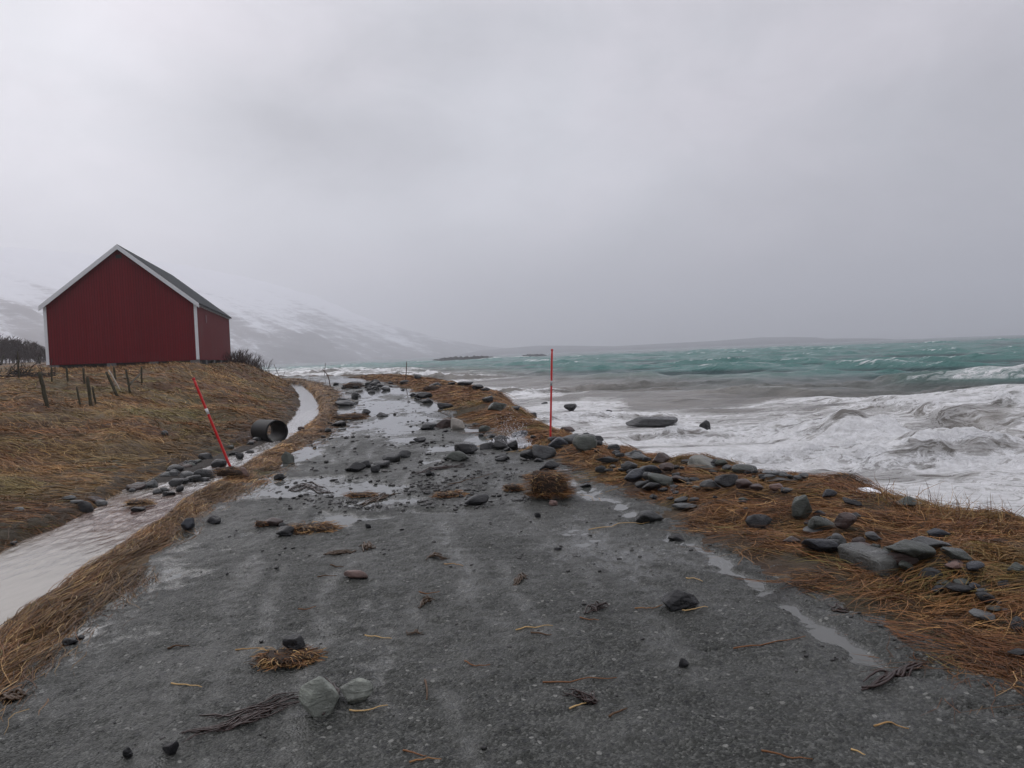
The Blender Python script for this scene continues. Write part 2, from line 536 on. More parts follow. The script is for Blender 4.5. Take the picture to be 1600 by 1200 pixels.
def sea_material():
    mt, t, b = material('storm_sea')
    p = t.pos()
    foam, silt, cap, rad = t.attr('foam'), t.attr('silt'), t.attr('cap'), t.attr('rad')
    warp = t.noise(p, .55, 3, .5, color=True)
    pw = t.vmath('ADD', p, t.vmath('MULTIPLY', t.vmath('SUBTRACT', warp, (.5, .5, .5)), (2.2, 2.2, 0)))
    ps = t.mapping(pw, rot=(0, 0, .25), scale=(.42, 1.1, 1))
    a = t.noise(ps, .75, 9, .62, .6)
    lace = t.noise(ps, 2.2, 9, .72, 1.0)
    ridg = t.math('SUBTRACT', 1, t.math('MULTIPLY', t.math('ABSOLUTE', t.math('SUBTRACT', lace, .5)), 7.0), clamp=True)
    f = t.math('ADD', foam, t.math('MULTIPLY', t.math('SUBTRACT', a, .5), 2.3))
    f = t.math('ADD', f, t.math('MULTIPLY', t.math('SUBTRACT', ridg, .35), .75))
    msk = t.ramp(f, .40, .74)
    thin = t.ramp(f, .0, .55, 0, .40)
    msk = t.math('MAXIMUM', msk, thin)
    msk = t.math('MULTIPLY', msk, t.ramp(foam, .02, .12))
    # whitecaps further out: short streaks lying along the crests
    wc = t.noise(t.mapping(p, rot=(0, 0, .12), scale=(.42, 1.9, 1)), 1.0, 8, .70, .8)
    wn = t.noise(t.mapping(p, rot=(0, 0, .12), scale=(.04, .14, 1)), 1.0, 3, .5)
    wcap = t.ramp(t.math('ADD', t.math('ADD', wc, t.math('MULTIPLY', cap, .10)), t.math('MULTIPLY', t.math('SUBTRACT', wn, .5), .35)), .77, .87)
    wcap = t.math('MULTIPLY', wcap, t.ramp(silt, .70, .10, .03, .80))
    far = t.noise(t.mapping(p, rot=(0, 0, .05), scale=(.05, .09, 1)), 1.0, 5, .6)
    teal = t.mix(t.ramp(far, .35, .65), (.019, .049, .053), (.035, .076, .078))
    teal = t.mix(t.ramp(cap, .2, 1.2), teal, (.060, .165, .150))
    brown = t.mix(t.ramp(a, .35, .65), (.118, .110, .097), (.215, .200, .178))
    water = t.mix(silt, teal, brown)
    tot = t.math('MAXIMUM', msk, wcap)
    fn = t.noise(p, 5, 7, .7, .5)
    fcol = t.mix(t.ramp(fn, .3, .65), (.64, .64, .635), (.88, .885, .89))
    col = t.mix(tot, water, fcol)
    chop = t.noise(t.mapping(p, rot=(0, 0, .12), scale=(.55, 1.3, 1)), 1.6, 7, .62, .3)
    nb = t.bump(chop, 1.0, .42)
    nb = t.bump(t.math('ADD', fn, t.noise(p, 17, 5, .7)), t.math('MULTIPLY', tot, .75), .085, nb)
    bset(t, b, color=col, rough=t.math('ADD', .22, t.math('MULTIPLY', tot, .7)), ior=1.33, spec=.4, normal=nb)
    return mt


def mountain_material():
    mt, t, b = material('snowy_mountain')
    q, z, hv = t.attr('mq'), t.attr('mz'), t.attr('mh')
    cmb = t.node('ShaderNodeCombineXYZ')
    t.put(cmb.inputs[0], t.math('MULTIPLY', q, .022)); t.put(cmb.inputs[1], t.math('MULTIPLY', z, .006))
    v = cmb.outputs[0]
    n = t.noise(v, 1.0, 6, .6, .25)
    cmb2 = t.node('ShaderNodeCombineXYZ')
    t.put(cmb2.inputs[0], t.math('MULTIPLY', q, .012)); t.put(cmb2.inputs[1], t.math('MULTIPLY', z, .03))
    n2 = t.noise(cmb2.outputs[0], 1.0, 7, .65, .6)
    s = t.math('ADD', t.math('MULTIPLY', n, .75), t.math('MULTIPLY', n2, .45))
    s = t.math('ADD', s, t.math('MULTIPLY', t.math('SUBTRACT', hv, .40), .36))
    n3 = t.noise(t.vmath('MULTIPLY', cmb2.outputs[0], (6, 6, 6)), 1.0, 5, .7)
    s = t.math('ADD', s, t.math('MULTIPLY', t.math('SUBTRACT', n3, .5), .60))
    k = t.ramp(s, .53, .74, 0, .92)
    low = t.mix(t.ramp(n2, .3, .7), (.12, .112, .112), (.24, .235, .24))
    bset(t, b, color=t.mix(k, low, (.80, .82, .86)), rough=.9, spec=.1)
    return mt


# ------------------------------------------------------------------ land: one polar sheet round the viewer, cut into ground and road
th = np.concatenate([np.radians(np.linspace(-180, -58, 60, endpoint=False)), np.radians(np.linspace(-58, 58, 900)), np.radians(np.linspace(58, 180, 60)[1:])])
rr_ = np.concatenate([np.geomspace(.4, 3.6, 30, endpoint=False), np.geomspace(3.6, 60, 820, endpoint=False), np.geomspace(60, 1600, 110)])
GX, GY = polar(rr_, th)
sh_ = GX.shape
X, Y = GX.ravel(), GY.ravel()
Z0, (sl, sr, rl, rr, sh) = macro(X, Y)
on = sst(-.25, .1, X - rl) * sst(-.5, 0, rr + .2 - X)
pud = puddle(X, Y)
near = 1 - sst(14, 30, Y)
Z = Z0 - on * .058 * pud + on * (fbm(X, Y, 3.1, 3, 21) * .016 + fbm(X, Y, 9, 3, 23, .65) * .014)
Z += near * (fbm(X, Y, 16, 2, 31) * .0055 + perlin(X * 45, Y * 45, 33) * .0035) * (0.5 + .5 * on)
offr = 1 - on
Z += offr * (fbm(X, Y, 5, 3, 41) * .035) * (1 - sst(30, 60, Y)) * ((X < sl - .1) | (X > sr + .1))
FC = grid_faces(*sh_)
fx, fy = X[FC].mean(1), Y[FC].mean(1)
rag = fbm(fx, fy, 2.7, 3, 51) * .28
f_rl, f_rr = at(C_RL, fy), at(C_RR, fy)
is_road = (fx > f_rl - .05 + rag) & (fx < f_rr + .12 + rag) & (fy < 92)
# ground colour: what the soil and the dead grass really are
pn = fbm(X, Y, .35, 4, 61); pn2 = fbm(X, Y, 1.1, 3, 66)
tan, rust, olive, mud = np.array([.250, .165, .080]), np.array([.200, .100, .048]), np.array([.140, .132, .046]), np.array([.055, .040, .028])
w1, w2_ = sst(-.25, .35, pn)[:, None], sst(0, .45, fbm(X, Y, .5, 3, 63))[:, None]
gc = (rust * (1 - w1) + tan * w1) * (1 - w2_ * .7) + olive * w2_ * .7
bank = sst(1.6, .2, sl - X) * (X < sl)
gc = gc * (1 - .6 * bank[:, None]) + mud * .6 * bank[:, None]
seaward = (X > rl)
gc[seaward] = (gc * .45 + mud * .55)[seaward]
ditch = ((X >= sl) & (X <= sr))
gc[ditch] = np.array([.050, .040, .032])
gc[X > sh - .1] = np.array([.035, .032, .030])
M_GROUND, M_ROAD = ground_material(), road_material()
V = np.stack([X, Y, Z], 1)
idx, ff = sub(FC, ~is_road)
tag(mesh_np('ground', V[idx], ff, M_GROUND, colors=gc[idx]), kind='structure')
wetv = on * sst(WL_ROAD + .024, WL_ROAD + .001, Z)
loose = sst(.10, .55, fbm(X, Y, 1.9, 3, 71)) * (sst(7.0, 8.5, Y) * (1 - sst(11.5, 15, Y)) + .95 * sst(.8, .0, np.minimum(X - rl, rr - X)))
qx = (X - rl) / np.maximum(rr - rl, .5)
track = np.zeros_like(X)
for (c0, w0, sd0) in ((.19, .035, 1), (.25, .018, 2), (.33, .02, 6), (.56, .035, 3), (.62, .018, 7), (.74, .035, 4), (.47, .018, 5)):
    wv = c0 + .03 * fbm(Y * 0 + sd0, Y, .3, 2, 75 + sd0)
    track = np.maximum(track, np.exp(-((qx - wv) / w0) ** 2) * sst(-.25, .25, fbm(X * 1.5, Y * .35, 1.0, 3, 81 + sd0)))
track *= on
idx, ff = sub(FC, is_road)
tag(mesh_np('road', V[idx], ff, M_ROAD, attrs={'wet': wetv[idx], 'loose': np.clip(loose, 0, 1)[idx], 'track': track[idx]}), kind='structure')
zmin = Z[FC].min(1)
wet_face = is_road & (zmin < WL_ROAD + .003) & (fy < 90)
# let the flooded hollows run a little way under the verge as well
wet_face |= (~is_road) & (fx > f_rl - .2) & (fx < f_rr + .5) & (zmin < WL_ROAD + .003) & (fy < 60)
wet_face &= np.hypot((fx - HOLE[0]) / 1.0, (fy - HOLE[1]) / 1.7) > 1
idx, ff = sub(FC, wet_face)
PV = V[idx].copy(); PV[:, 2] = WL_ROAD
tag(mesh_np('puddle_water', PV, ff, puddle_material()), kind='structure')

# ditch stream
m_ = (fx > at(C_SL, fy) - .6) & (fx < at(C_SR, fy) + .5) & (fy < 84) & (zmin < WL_DITCH + .01)
idx, ff = sub(FC, m_)
DV = V[idx].copy()
redc = gz(235, 805, -.2)
dxx, dyy = (DV[:, 0] - redc[0]) / 1.1, (DV[:, 1] - redc[1]) / 1.5
red = np.clip(np.exp(-(dxx ** 2 + dyy ** 2) * .9) * 1.15, 0, 1)
rap = sst(10.4, 11.5, DV[:, 1]) * (1 - sst(26, 30, DV[:, 1])) * .8
DV[:, 2] = WL_DITCH + fbm(DV[:, 0] * 2.2, DV[:, 1] * .8, 3.5, 3, 81) * (.0008 + .014 * red + .012 * rap)
tag(mesh_np('stream_water', DV, ff, ditch_material(), attrs={'red': red, 'foam': rap}), kind='structure')

# ------------------------------------------------------------------ sea
def azr(pix, z):
    p = [gz(a, b, z)[:2] for a, b in pix]
    a = np.array([math.atan2(q[0], q[1]) for q in p]); r = np.array([math.hypot(*q) for q in p])
    o = np.argsort(a)
    return a[o], r[o]
A_FB = azr([(440, 583), (600, 590), (690, 600), (770, 608), (850, 620), (1000, 640), (1150, 645), (1300, 634), (1400, 642), (1500, 648), (1600, 646)], SEA)
A_TB = azr([(430, 580), (560, 577), (700, 577), (800, 581), (900, 588), (1100, 595), (1300, 600), (1600, 612)], SEA)
ysh = np.linspace(2, 75, 400)
xsh = at(C_SH, ysh)
a_s, r_s = np.arctan2(xsh, ysh), np.hypot(xsh, ysh)
o_ = np.argsort(a_s)
sth = np.concatenate([np.radians(np.linspace(-50, -34, 60, endpoint=False)), np.radians(np.linspace(-34, 40, 900, endpoint=False)), np.radians(np.linspace(40, 100, 130))])
srr = np.concatenate([np.geomspace(5.2, 45, 620, endpoint=False), np.geomspace(45, 400, 480, endpoint=False), np.geomspace(400, 5600, 150)])
SX, SY = polar(srr, sth, (0, 0))
ssh = SX.shape
x, y = SX.ravel(), SY.ravel()
az, rad = np.arctan2(x, y), np.hypot(x, y)
r_fb = np.interp(az, *A_FB) * (1 + .12 * fbm(x, y, .12, 3, 91))
r_tb = np.interp(az, *A_TB)
r_sh = np.interp(az, a_s[o_], np.minimum.accumulate(r_s[o_][::-1])[::-1])
tt = (rad - r_sh) / np.maximum(r_fb - r_sh, 2.0)
shx = at(C_SH, y)
dshore = np.maximum(x - shx, 0) * .75
calm = sst(2, 16, dshore) * .80 + .20
dr = np.interp(rad, srr[:-1], np.diff(srr))
wx, wy, wz = np.zeros_like(x), np.zeros_like(x), np.zeros_like(x)
wr = np.random.default_rng(8)
for k in range(46):
    lam = 1.0 * (16 / 1.0) ** (k / 45)
    ang = math.radians(-118) + wr.normal(0, .42)
    kx, ky = math.cos(ang), math.sin(ang)
    amp = .0125 * lam ** .98 * wr.uniform(.6, 1.3)
    fade = np.clip((lam - 2.2 * np.maximum(dr, .05)) / (2.0 * np.maximum(dr, .05)), 0, 1) * calm
    ph = 2 * math.pi / lam * (x * kx + y * ky) + wr.uniform(0, 6.28)
    sn, cs = np.sin(ph), np.cos(ph)
    wz += amp * fade * cs
    q = .85 * amp * fade
    wx -= q * kx * sn; wy -= q * ky * sn
grp = .75 + .5 * fbm(x, y, .05, 3, 101)
wz *= grp
cap = wz / .30
foam = .90 - .50 * sst(.10, .45, tt) - .14 * sst(.50, 1.0, tt) - .30 * sst(.90, 1.25, tt) - .2 * sst(1.3, 1.9, tt)
foam = np.clip(foam, 0, 1)
foam += .35 * sst(.7, 1.6, cap) * (1 - sst(1.0, 2.2, tt))
frn = fbm(x, y, .22, 3, 111)
foam += .50 * frn * sst(.1, .5, tt) * (1 - sst(1.0, 1.4, tt))
# breakers: crest centre on the picture, half length, height, crest direction, foam
for (px, py, hl, hh, ca, fo) in ((1290, 684, .85, .46, .15, .7), (1352, 690, .8, .44, -.2, .7), (1225, 676, 1.0, .24, .2, .7), (1470, 672, 1.6, .38, .1, .9), (1560, 720, 1.7, .30, .15, .45), (1190, 668, 1.5, .24, .1, .5),
                                 (1420, 728, 1.6, .22, .1, .5), (1080, 690, 1.8, .2, .2, .7), (940, 655, 2.5, .22, .2, .6), (1240, 730, 1.4, .18, 0, .6), (820, 618, 3.5, .32, .2, .8),
                                 (640, 598, 7, .75, .1, 1.0), (560, 584, 7, .7, .1, .8), (500, 584, 6, .8, 0, .9), (720, 592, 5, .42, .1, .5), (1130, 607, 6, .26, .1, .0), (1330, 606, 7, .26, .1, .0), (960, 606, 6, .26, .1, .05), (1500, 612, 6, .26, .1, .0)):
    c = gz(px, py, SEA)
    u_ = (x - c[0]) * math.cos(ca) + (y - c[1]) * math.sin(ca)
    v_ = -(x - c[0]) * math.sin(ca) + (y - c[1]) * math.cos(ca)
    v_ = v_ + .25 * fbm(x, y, .6, 3, 121) * min(hl, 2) + .10 * u_ ** 2 / hl
    along = np.exp(-(np.abs(u_) / hl) ** 2.6) * (1 + .6 * fbm(x, y, 1.0, 3, 125))
    wf, wb = hh * 1.3, hh * 3.4
    prof = np.where(v_ < 0, np.exp(-(v_ / wf) ** 2), np.exp(-(v_ / wb) ** 2))
    wz += hh * along * prof
    crest = along * np.exp(-((v_ - .05) / (hh * .42)) ** 2)
    foot = along * np.exp(-((v_ + wf * 1.9) / (hh * 1.3)) ** 2)
    foam += fo * (1.1 * crest + .7 * foot) - .62 * along * np.exp(-((v_ + wf * .8) / (wf * .60)) ** 2) * min(hh / .5, 1)
froth = sst(.45, .85, foam) * (1 - sst(20, 34, rad))
wz += froth * (np.abs(fbm(x, y, 1.7, 3, 131)) * .15 + np.abs(fbm(x, y, 5.5, 2, 135)) * .07)
wz += .10 * (1 - sst(.0, .35, tt)) * (tt > -.5)
silt = 1 - sst(.55, 1.30, rad / (r_tb * (1 + .10 * fbm(x, y, .03, 3, 141))))
silt = np.clip(silt + .10 * fbm(x, y, .06, 3, 145), 0, 1)
SV = np.stack([x + wx, y + wy, SEA + wz], 1)
SF = grid_faces(*ssh)
sfx, sfy = x[SF].mean(1), y[SF].mean(1)
keep = (sfx > at(C_SH, sfy) - .3) | (sfy > 1400)
idx, ff = sub(SF, keep)
tag(mesh_np('sea', SV[idx], ff, sea_material(), attrs={'foam': np.clip(foam, -.5, 1.3)[idx], 'silt': silt[idx], 'cap': cap[idx], 'rad': rad[idx]}), kind='structure')

# ------------------------------------------------------------------ mountain across the fjord and the low far shore
def azel(px, py):
    v = ray(px, py)
    return math.atan2(v[0], v[1]), v[2] / math.hypot(v[0], v[1])


def range_of_hills(name, sky_pix, base_r, depth_r, back, seed, mat, nu=420, nv=120, rough=1.0):
    az_ = np.array([azel(*p)[0] for p in sky_pix]); el_ = np.array([azel(*p)[1] for p in sky_pix])
    br = np.interp(az_, [azel(a, 560)[0] for a, _ in base_r], [b for _, b in base_r])
    u = np.linspace(az_[0], az_[-1], nu)
    v = np.concatenate([np.linspace(0, 1, nv), 1 + np.linspace(0, 1, 30)[1:] ** 1.5])
    U, Vv = np.meshgrid(u, v, indexing='ij')
    Rb = 1.9 * np.interp(U, az_, br); Rd = 1.9 * np.interp(U, [azel(a, 560)[0] for a, _ in depth_r], [b for _, b in depth_r])
    E_ = np.interp(U, az_, el_)
    R = Rb + Rd * np.minimum(Vv, 1) + back * np.maximum(Vv - 1, 0)
    top = CZ + E_ * (Rb + Rd)
    mu = U * 2200.0
    zz = np.where(Vv <= 1, (top + 1.5) * (Vv ** 1.15) - 1.5, top - (top + 2) * (Vv - 1) ** 1.3)
    q = mu + 1.7 * zz
    amp = np.interp(top, [5, 700], [1.2, 44]) * rough
    bell = np.sin(np.pi * np.clip(Vv, 0, 1)) ** .7
    zz = zz + amp * bell * (fbm(q, zz * .3, .0055, 5, seed) + .4 * fbm(q, zz * .5, .027, 4, seed + 9)) + amp * .16 * fbm(mu, zz, .02, 4, seed + 4) * (Vv <= 1.02) * np.clip(Vv * 6, 0, 1)
    P = np.stack([R * np.sin(U), R * np.cos(U), zz], -1).reshape(-1, 3)
    hfrac = np.clip(zz / 250.0, 0, 2); q = q / 1.9
    F_ = grid_faces(nu, len(v))
    return tag(mesh_np(name, P, F_[:, ::-1], mat, attrs={'mq': q.ravel(), 'mz': zz.ravel() / 1.9, 'mh': hfrac.ravel()}), kind='structure')


M_MTN = mountain_material()
range_of_hills('mountain', [(-1400, 330), (-500, 350), (0, 385), (150, 398), (250, 408), (320, 420), (380, 432), (440, 447), (500, 465), (560, 492), (600, 506), (640, 516), (700, 531), (760, 541), (800, 545), (830, 551)],
               [(-1400, 700), (300, 700), (430, 760), (600, 1000), (700, 1300), (800, 1900)], [(-1400, 900), (430, 800), (700, 500), (800, 250)], 900, 201, M_MTN)
mt, t, b = material('far_hillside')
n = t.noise(t.pos(), .012, 5, .6)
bset(t, b, color=t.mix(n, (.02, .022, .022), (.05, .05, .05)), rough=.95, spec=.05)
M_FAR = mt
range_of_hills('hills', [(700, 551), (780, 545), (840, 540), (900, 540), (960, 541), (1010, 538), (1060, 535.5), (1110, 533), (1150, 530), (1190, 527), (1240, 526.5), (1275, 527), (1290, 529), (1340, 528.5), (1380, 529), (1425, 532)],
               [(700, 1300), (1425, 1150)], [(700, 500), (1425, 500)], 500, 231, M_FAR, 300, 30, .6)
# ------------------------------------------------------------------ red barn on the bank
def wood_material(name, ca, cb, rough=.6, board=.14, axis=0, weather=.35):
    """painted upright boards: joints, grain and worn paint"""
    mt, t, b = material(name)
    o = t.obj()
    s = t.node('ShaderNodeSeparateXYZ'); t.put(s.inputs[0], o)
    u = t.math('DIVIDE', s.outputs[axis], board)
    fr = t.math('FRACT', u)
    gap = t.math('LESS_THAN', t.math('MINIMUM', fr, t.math('SUBTRACT', 1, fr)), .055)
    cell = t.node('ShaderNodeTexWhiteNoise', noise_dimensions='1D'); t.put(cell.inputs['W'], t.math('FLOOR', u))
    gr = t.noise(t.mapping(o, scale=(22, 22, .9)), 1.0, 6, .65)
    big = t.noise(t.mapping(o, scale=(1, 1, .5)), .8, 4, .6)
    k = t.math('ADD', t.math('MULTIPLY', cell.outputs['Value'], .45), t.math('MULTIPLY', gr, .55))
    col = t.mix(k, ca, cb)
    col = t.mix(t.math('MULTIPLY', t.ramp(t.math('ADD', t.math('MULTIPLY', gr, .5), t.math('MULTIPLY', big, .5)), .52, .68), weather), col, (.11, .075, .07))
    col = t.mix(gap, col, (.022, .006, .006))
    h = t.math('SUBTRACT', t.math('MULTIPLY', gr, .3), gap)
    bset(t, b, color=col, rough=.8, spec=.15, normal=t.bump(h, .8, .02))
    return mt


def plain_material(name, c, rough=.6, var=.25, scale=8, spec=.4, bump=.2):
    mt, t, b = material(name)
    n = t.noise(t.obj(), scale, 6, .65)
    bset(t, b, color=t.mix(n, tuple(v * (1 - var) for v in c), tuple(min(v * (1 + var), .95) for v in c)), rough=rough, spec=spec, normal=t.bump(n, bump, .02))
    return mt


M_REDX = wood_material('red_board_gable', (.108, .007, .011), (.160, .011, .016), axis=0, weather=.06)
M_REDY = wood_material('red_board_side', (.120, .014, .018), (.155, .022, .026), axis=1, weather=.55)
M_WHITE = plain_material('white_paint', (.62, .64, .66), .5, .12, 5)
M_ROOF = plain_material('dark_roof_felt', (.026, .030, .034), .85, .35, 3, .2)
M_STONE = plain_material('foundation_stone', (.12, .12, .12), .8, .5, 4, .3, .6)
M_DARK = plain_material('dark_timber_and_shade', (.020, .016, .014), .8, .4, 12)

BASE_Z, EAVE, RIDGE, BW, BL, BT = 1.98, 5.36, 8.80, 8.15, 16.0, .16
BN = np.array([-18.66, 46.0])
bax = np.array([-.2335, .9724])
barn = empty('barn', (BN[0], BN[1], BASE_Z), (0, 0, math.atan2(bax[1], bax[0]) - math.pi / 2))
tag(barn, 'red boarded barn with white bargeboards and a dark pitched roof on the grassy bank', 'barn')
# local axes: +y runs back along the barn, -x runs to the far left corner of the gable
eh, rh = EAVE - BASE_Z, RIDGE - BASE_Z - .12
def gable(y, th_, name, mat):
    bm = bmesh.new()
    p = [(-BW, 0), (0, 0), (0, eh), (-BW / 2, rh), (-BW, eh)]
    a = [bm.verts.new((q[0], y, q[1])) for q in p]; c = [bm.verts.new((q[0], y + th_, q[1])) for q in p]
    bm.faces.new(a); bm.faces.new(c[::-1])
    for i in range(5):
        bm.faces.new((a[i], a[(i + 1) % 5], c[(i + 1) % 5], c[i]))
    return bm_obj(name, bm, mat, barn)
gable(0, BT, 'gable_wall', M_REDX)
gable(BL - BT, BT, 'gable_wall', M_REDX)
for x0 in (-BT, -BW):
    bm = bmesh.new(); box(bm, (x0 + .002, BT + .002, .0), (x0 + BT - .002, BL - BT - .002, eh - .02))
    bm_obj('side_wall', bm, M_REDY, barn)
# roof: two slabs with an overhang
sl_ = (rh - eh) / (BW / 2)
ov, rt = .17, .12
for sg in (1, -1):
    bm = bmesh.new()
    xe, xr = BW / 2 + ov, 0.0
    pts = []
    for dzz in (.03, .03 + rt):
        for (xx, yy) in ((xr, -.22), (xe, -.22), (xe, BL + .22), (xr, BL + .22)):
            pts.append((-BW / 2 + sg * xx, yy, rh - sl_ * xx + dzz + .02))
    hexa(bm, pts)
    ro = bm_obj('roof_slope', bm, M_ROOF, barn)
    # rafter tails under the eave
    yy = .5
    while yy < BL - .3:
        xa, xb = BW / 2 + .01, BW / 2 + ov - .03
        bm = bmesh.new()
        hexa(bm, [(-BW / 2 + sg * xa, yy, rh - sl_ * xa - .11), (-BW / 2 + sg * xb, yy, rh - sl_ * xb - .08), (-BW / 2 + sg * xb, yy + .09, rh - sl_ * xb - .08), (-BW / 2 + sg * xa, yy + .09, rh - sl_ * xa - .11),
                  (-BW / 2 + sg * xa, yy, rh - sl_ * xa + .035), (-BW / 2 + sg * xb, yy, rh - sl_ * xb + .035), (-BW / 2 + sg * xb, yy + .09, rh - sl_ * xb + .035), (-BW / 2 + sg * xa, yy + .09, rh - sl_ * xa + .035)])
        yy += .92
        bm_obj('rafter_tail', bm, M_WHITE if sg > 0 else M_DARK, barn)
    bm = bmesh.new()
    hb = .20
    pts = []
    for dzz in (-.13, hb - .05):
        for (xx, yy) in ((xr, -.262), (xe + .03, -.262), (xe + .03, -.223), (xr, -.223)):
            pts.append((-BW / 2 + sg * xx, yy, rh - sl_ * xx + dzz))
    hexa(bm, pts)
    bm_obj('bargeboard', bm, M_WHITE, barn)
for x0 in (-.135, -BW - .02):
    bm = bmesh.new(); box(bm, (x0, -.03, .02), (x0 + .135, -.003, eh - .02))
    box(bm, (.001 if x0 > -1 else -BW - .042, -.03, .02), (.022 if x0 > -1 else -BW - .021, .11, eh - .02))
    bm_obj('corner_board', bm, M_WHITE, barn)
bm = bmesh.new(); box(bm, (-BW / 2 - .16, -.035, rh - .62), (-BW / 2 + .16, -.003, rh - .42)); bm_obj('vent', bm, M_DARK, barn)
bm = bmesh.new(); box(bm, (-BW + .2, .12, -.55), (-.2, BL - .2, -.012)); bm_obj('undercroft_shade', bm, M_DARK, barn)  # solid dark block standing in for shade in the gap under the barn
for q in (0.0, .34, .62, .99):
    bm = bmesh.new(); xq = -BW * q - (.5 if q == 0 else 0)
    box(bm, (xq, .01, -.75), (xq + .5, .42, -.006)); bmesh.ops.bevel(bm, geom=bm.edges[:], offset=.03, segments=1, affect='EDGES')
    bm_obj('foundation_stone', bm, M_STONE, barn)
for q in (3.0, 6.5, 10, 14):
    bm = bmesh.new(); box(bm, (-.42, q, -.75), (-.012, q + .5, -.006)); bmesh.ops.bevel(bm, geom=bm.edges[:], offset=.03, segments=1, affect='EDGES')
    bm_obj('foundation_stone', bm, M_STONE, barn)
bm = bmesh.new(); box(bm, (.002, 3.3, eh - 1.0), (.028, 3.9, eh - .5)); bm_obj('side_hatch', bm, plain_material('hatch_paint', (.10, .012, .016), .6), barn)

# ------------------------------------------------------------------ snow poles
M_POLE = plain_material('red_pole_plastic', (.50, .014, .014), .35, .15, 20, .5, .05)
M_BAND = plain_material('pale_reflective_band', (.55, .56, .57), .35, .1, 20, .5, .05)
M_GREYBAND = plain_material('grey_reflective_band', (.30, .30, .31), .35, .1, 20, .5, .05)
M_TWIG = plain_material('weathered_stick', (.085, .055, .042), .8, .4, 12)


def pole(name, base, tip, r, label, cat, mat, band=None, bandmat=None, group=None, bend=None):
    base, tip = Vector(base), Vector(tip)
    dv = tip - base
    root = empty(name, base)
    bm = bmesh.new()
    n = 14
    path = [dv * (i / n) for i in range(n + 1)]
    if bend is not None:
        path = [p + Vector(bend) * math.sin(math.pi * i / n) for i, p in enumerate(path)]
    path[0] = -dv.normalized() * .2
    tube(bm, path, [r] * n + [r * .85], 10)
    bm_obj('pole_shaft', bm, mat, root, True)
    if band:
        bm = bmesh.new(); tube(bm, [dv * band[0], dv * band[1]], r * 1.12, 10); bm_obj('reflective_band', bm, bandmat, root, True)
        bm = bmesh.new(); tube(bm, [dv * .985, dv * 1.004], r * 1.2, 10); bm_obj('pole_cap', bm, mat, root, True)
    return tag(root, label, cat, group)


b0 = ground(860, 688); b1 = gy(862.5, 546, b0[1] + .05)
pole('snow_pole', b0, b1, .017, 'upright red snow pole with a grey band among stones at the sea edge', 'snow pole', M_POLE, (.60, .655), M_GREYBAND, 'snow poles along the road')
b0 = gz(362, 735, .05); b1 = gy(302, 591, b0[1] - .15)
pole('snow_pole', b0, b1, .019, 'red snow pole with a white band, leaning over the ditch', 'snow pole', M_POLE, (.615, .675), M_BAND, 'snow poles along the road')
for (bx, by, tx, ty, lab, bd) in ((634, 596, 635.5, 565, 'thin distant pole standing upright on the far grass verge', None), (516, 604, 504, 577, 'thin distant stick leaning beside the far debris on the road', (.1, 0, .1)),
                                  (437, 590, 428, 569, 'thin pale distant pole leaning near the spray at the bend', None), (507, 586, 508.5, 567, 'slender upright stick at the flooded far bend', None)):
    g0 = ground(bx, by); g0[1] = min(g0[1], 88); g0 = gy(bx, by, g0[1]); t0 = gy(tx, ty, g0[1])
    pole('pole', g0, t0, .030, lab, 'pole', M_TWIG, bend=bd)

# ------------------------------------------------------------------ fence posts in the grass below the barn
M_POST = plain_material('mossy_post_wood', (.050, .045, .030), .9, .5, 14, .2, .6)
M_PALE = plain_material('bleached_wood', (.34, .30, .25), .8, .3, 14, .2, .5)


def post(bx, by, tx, ty, wpx, label, mat=None, name='fence_post', cat='fence post', group='old posts in the grass below the barn', dy=0.0, rest=None):
    g0 = ground(bx, by) if rest is None else rest
    t0 = gy(tx, ty, g0[1] + dy)
    r = wpx * g0[1] / F_PX * .5
    bm = bmesh.new()
    n = 7
    dv = Vector(t0) - Vector(g0)
    pr = random.Random(int(bx * 7 + ty))
    path = [dv * (i / n) + Vector((pr.uniform(-1, 1), pr.uniform(-1, 1), 0)) * r * .18 for i in range(n + 1)]
    path[0] = -dv.normalized() * .25
    tube(bm, path, [r * pr.uniform(.92, 1.08) for _ in range(n)] + [r * .72], 8)
    o = bm_obj(name, bm, mat or M_POST, smooth=True)
    o.location = g0
    return tag(o, label, cat, group)


POSTS = [(74, 637, 62, 581, 6, 'thick dark mossy post leaning over, standing alone at the left of the fence'), (81, 597, 80.5, 573, 2.4, 'thin short post right in front of the barn left corner'),
         (106, 597, 103.5, 572, 3, 'thin post tilted a little, second from the barn left corner'), (132, 600, 130, 575, 3, 'upright thin post behind the thick post in the middle'),
         (126.5, 637, 119.5, 604, 2.8, 'short low thin post beside the thick middle post'), (142.5, 635, 136.5, 589, 5, 'thick upright mossy post in the middle of the fence'),
         (149.5, 632, 144.5, 604, 3, 'short leaning stub just right of the thick middle post'), (183, 619, 166, 581, 4.5, 'dark post leaning hard beside the bleached stick'),
         (180.5, 594, 177.5, 573, 3.4, 'short post behind the bleached stick'), (204, 618, 197, 577, 3.4, 'leaning post joined by a diagonal rail'),
         (221.5, 601, 221, 573, 2.8, 'slim upright post at the right end of the fence'), (1.5, 569, 5.5, 554, 3, 'dark leaning post at the left edge of the far field'),
         (30, 592, 27.5, 548, 2, 'tall thin stake near the dark brush on the field'), (62.5, 568, 60.5, 558, 2.2, 'small post in the far field left of the barn')]
for q in POSTS:
    post(*q)
post(189, 612, 170, 578, 2.6, 'bleached white stick leaning among the dark posts', M_PALE, 'stick', 'stick')
q0 = ground(204, 618)
post(202, 601, 220, 583, 2.6, 'diagonal brace rail between the last two posts', M_POST, 'rail', 'rail', rest=gy(202, 601, q0[1]), dy=ground(221.5, 601)[1] - q0[1])

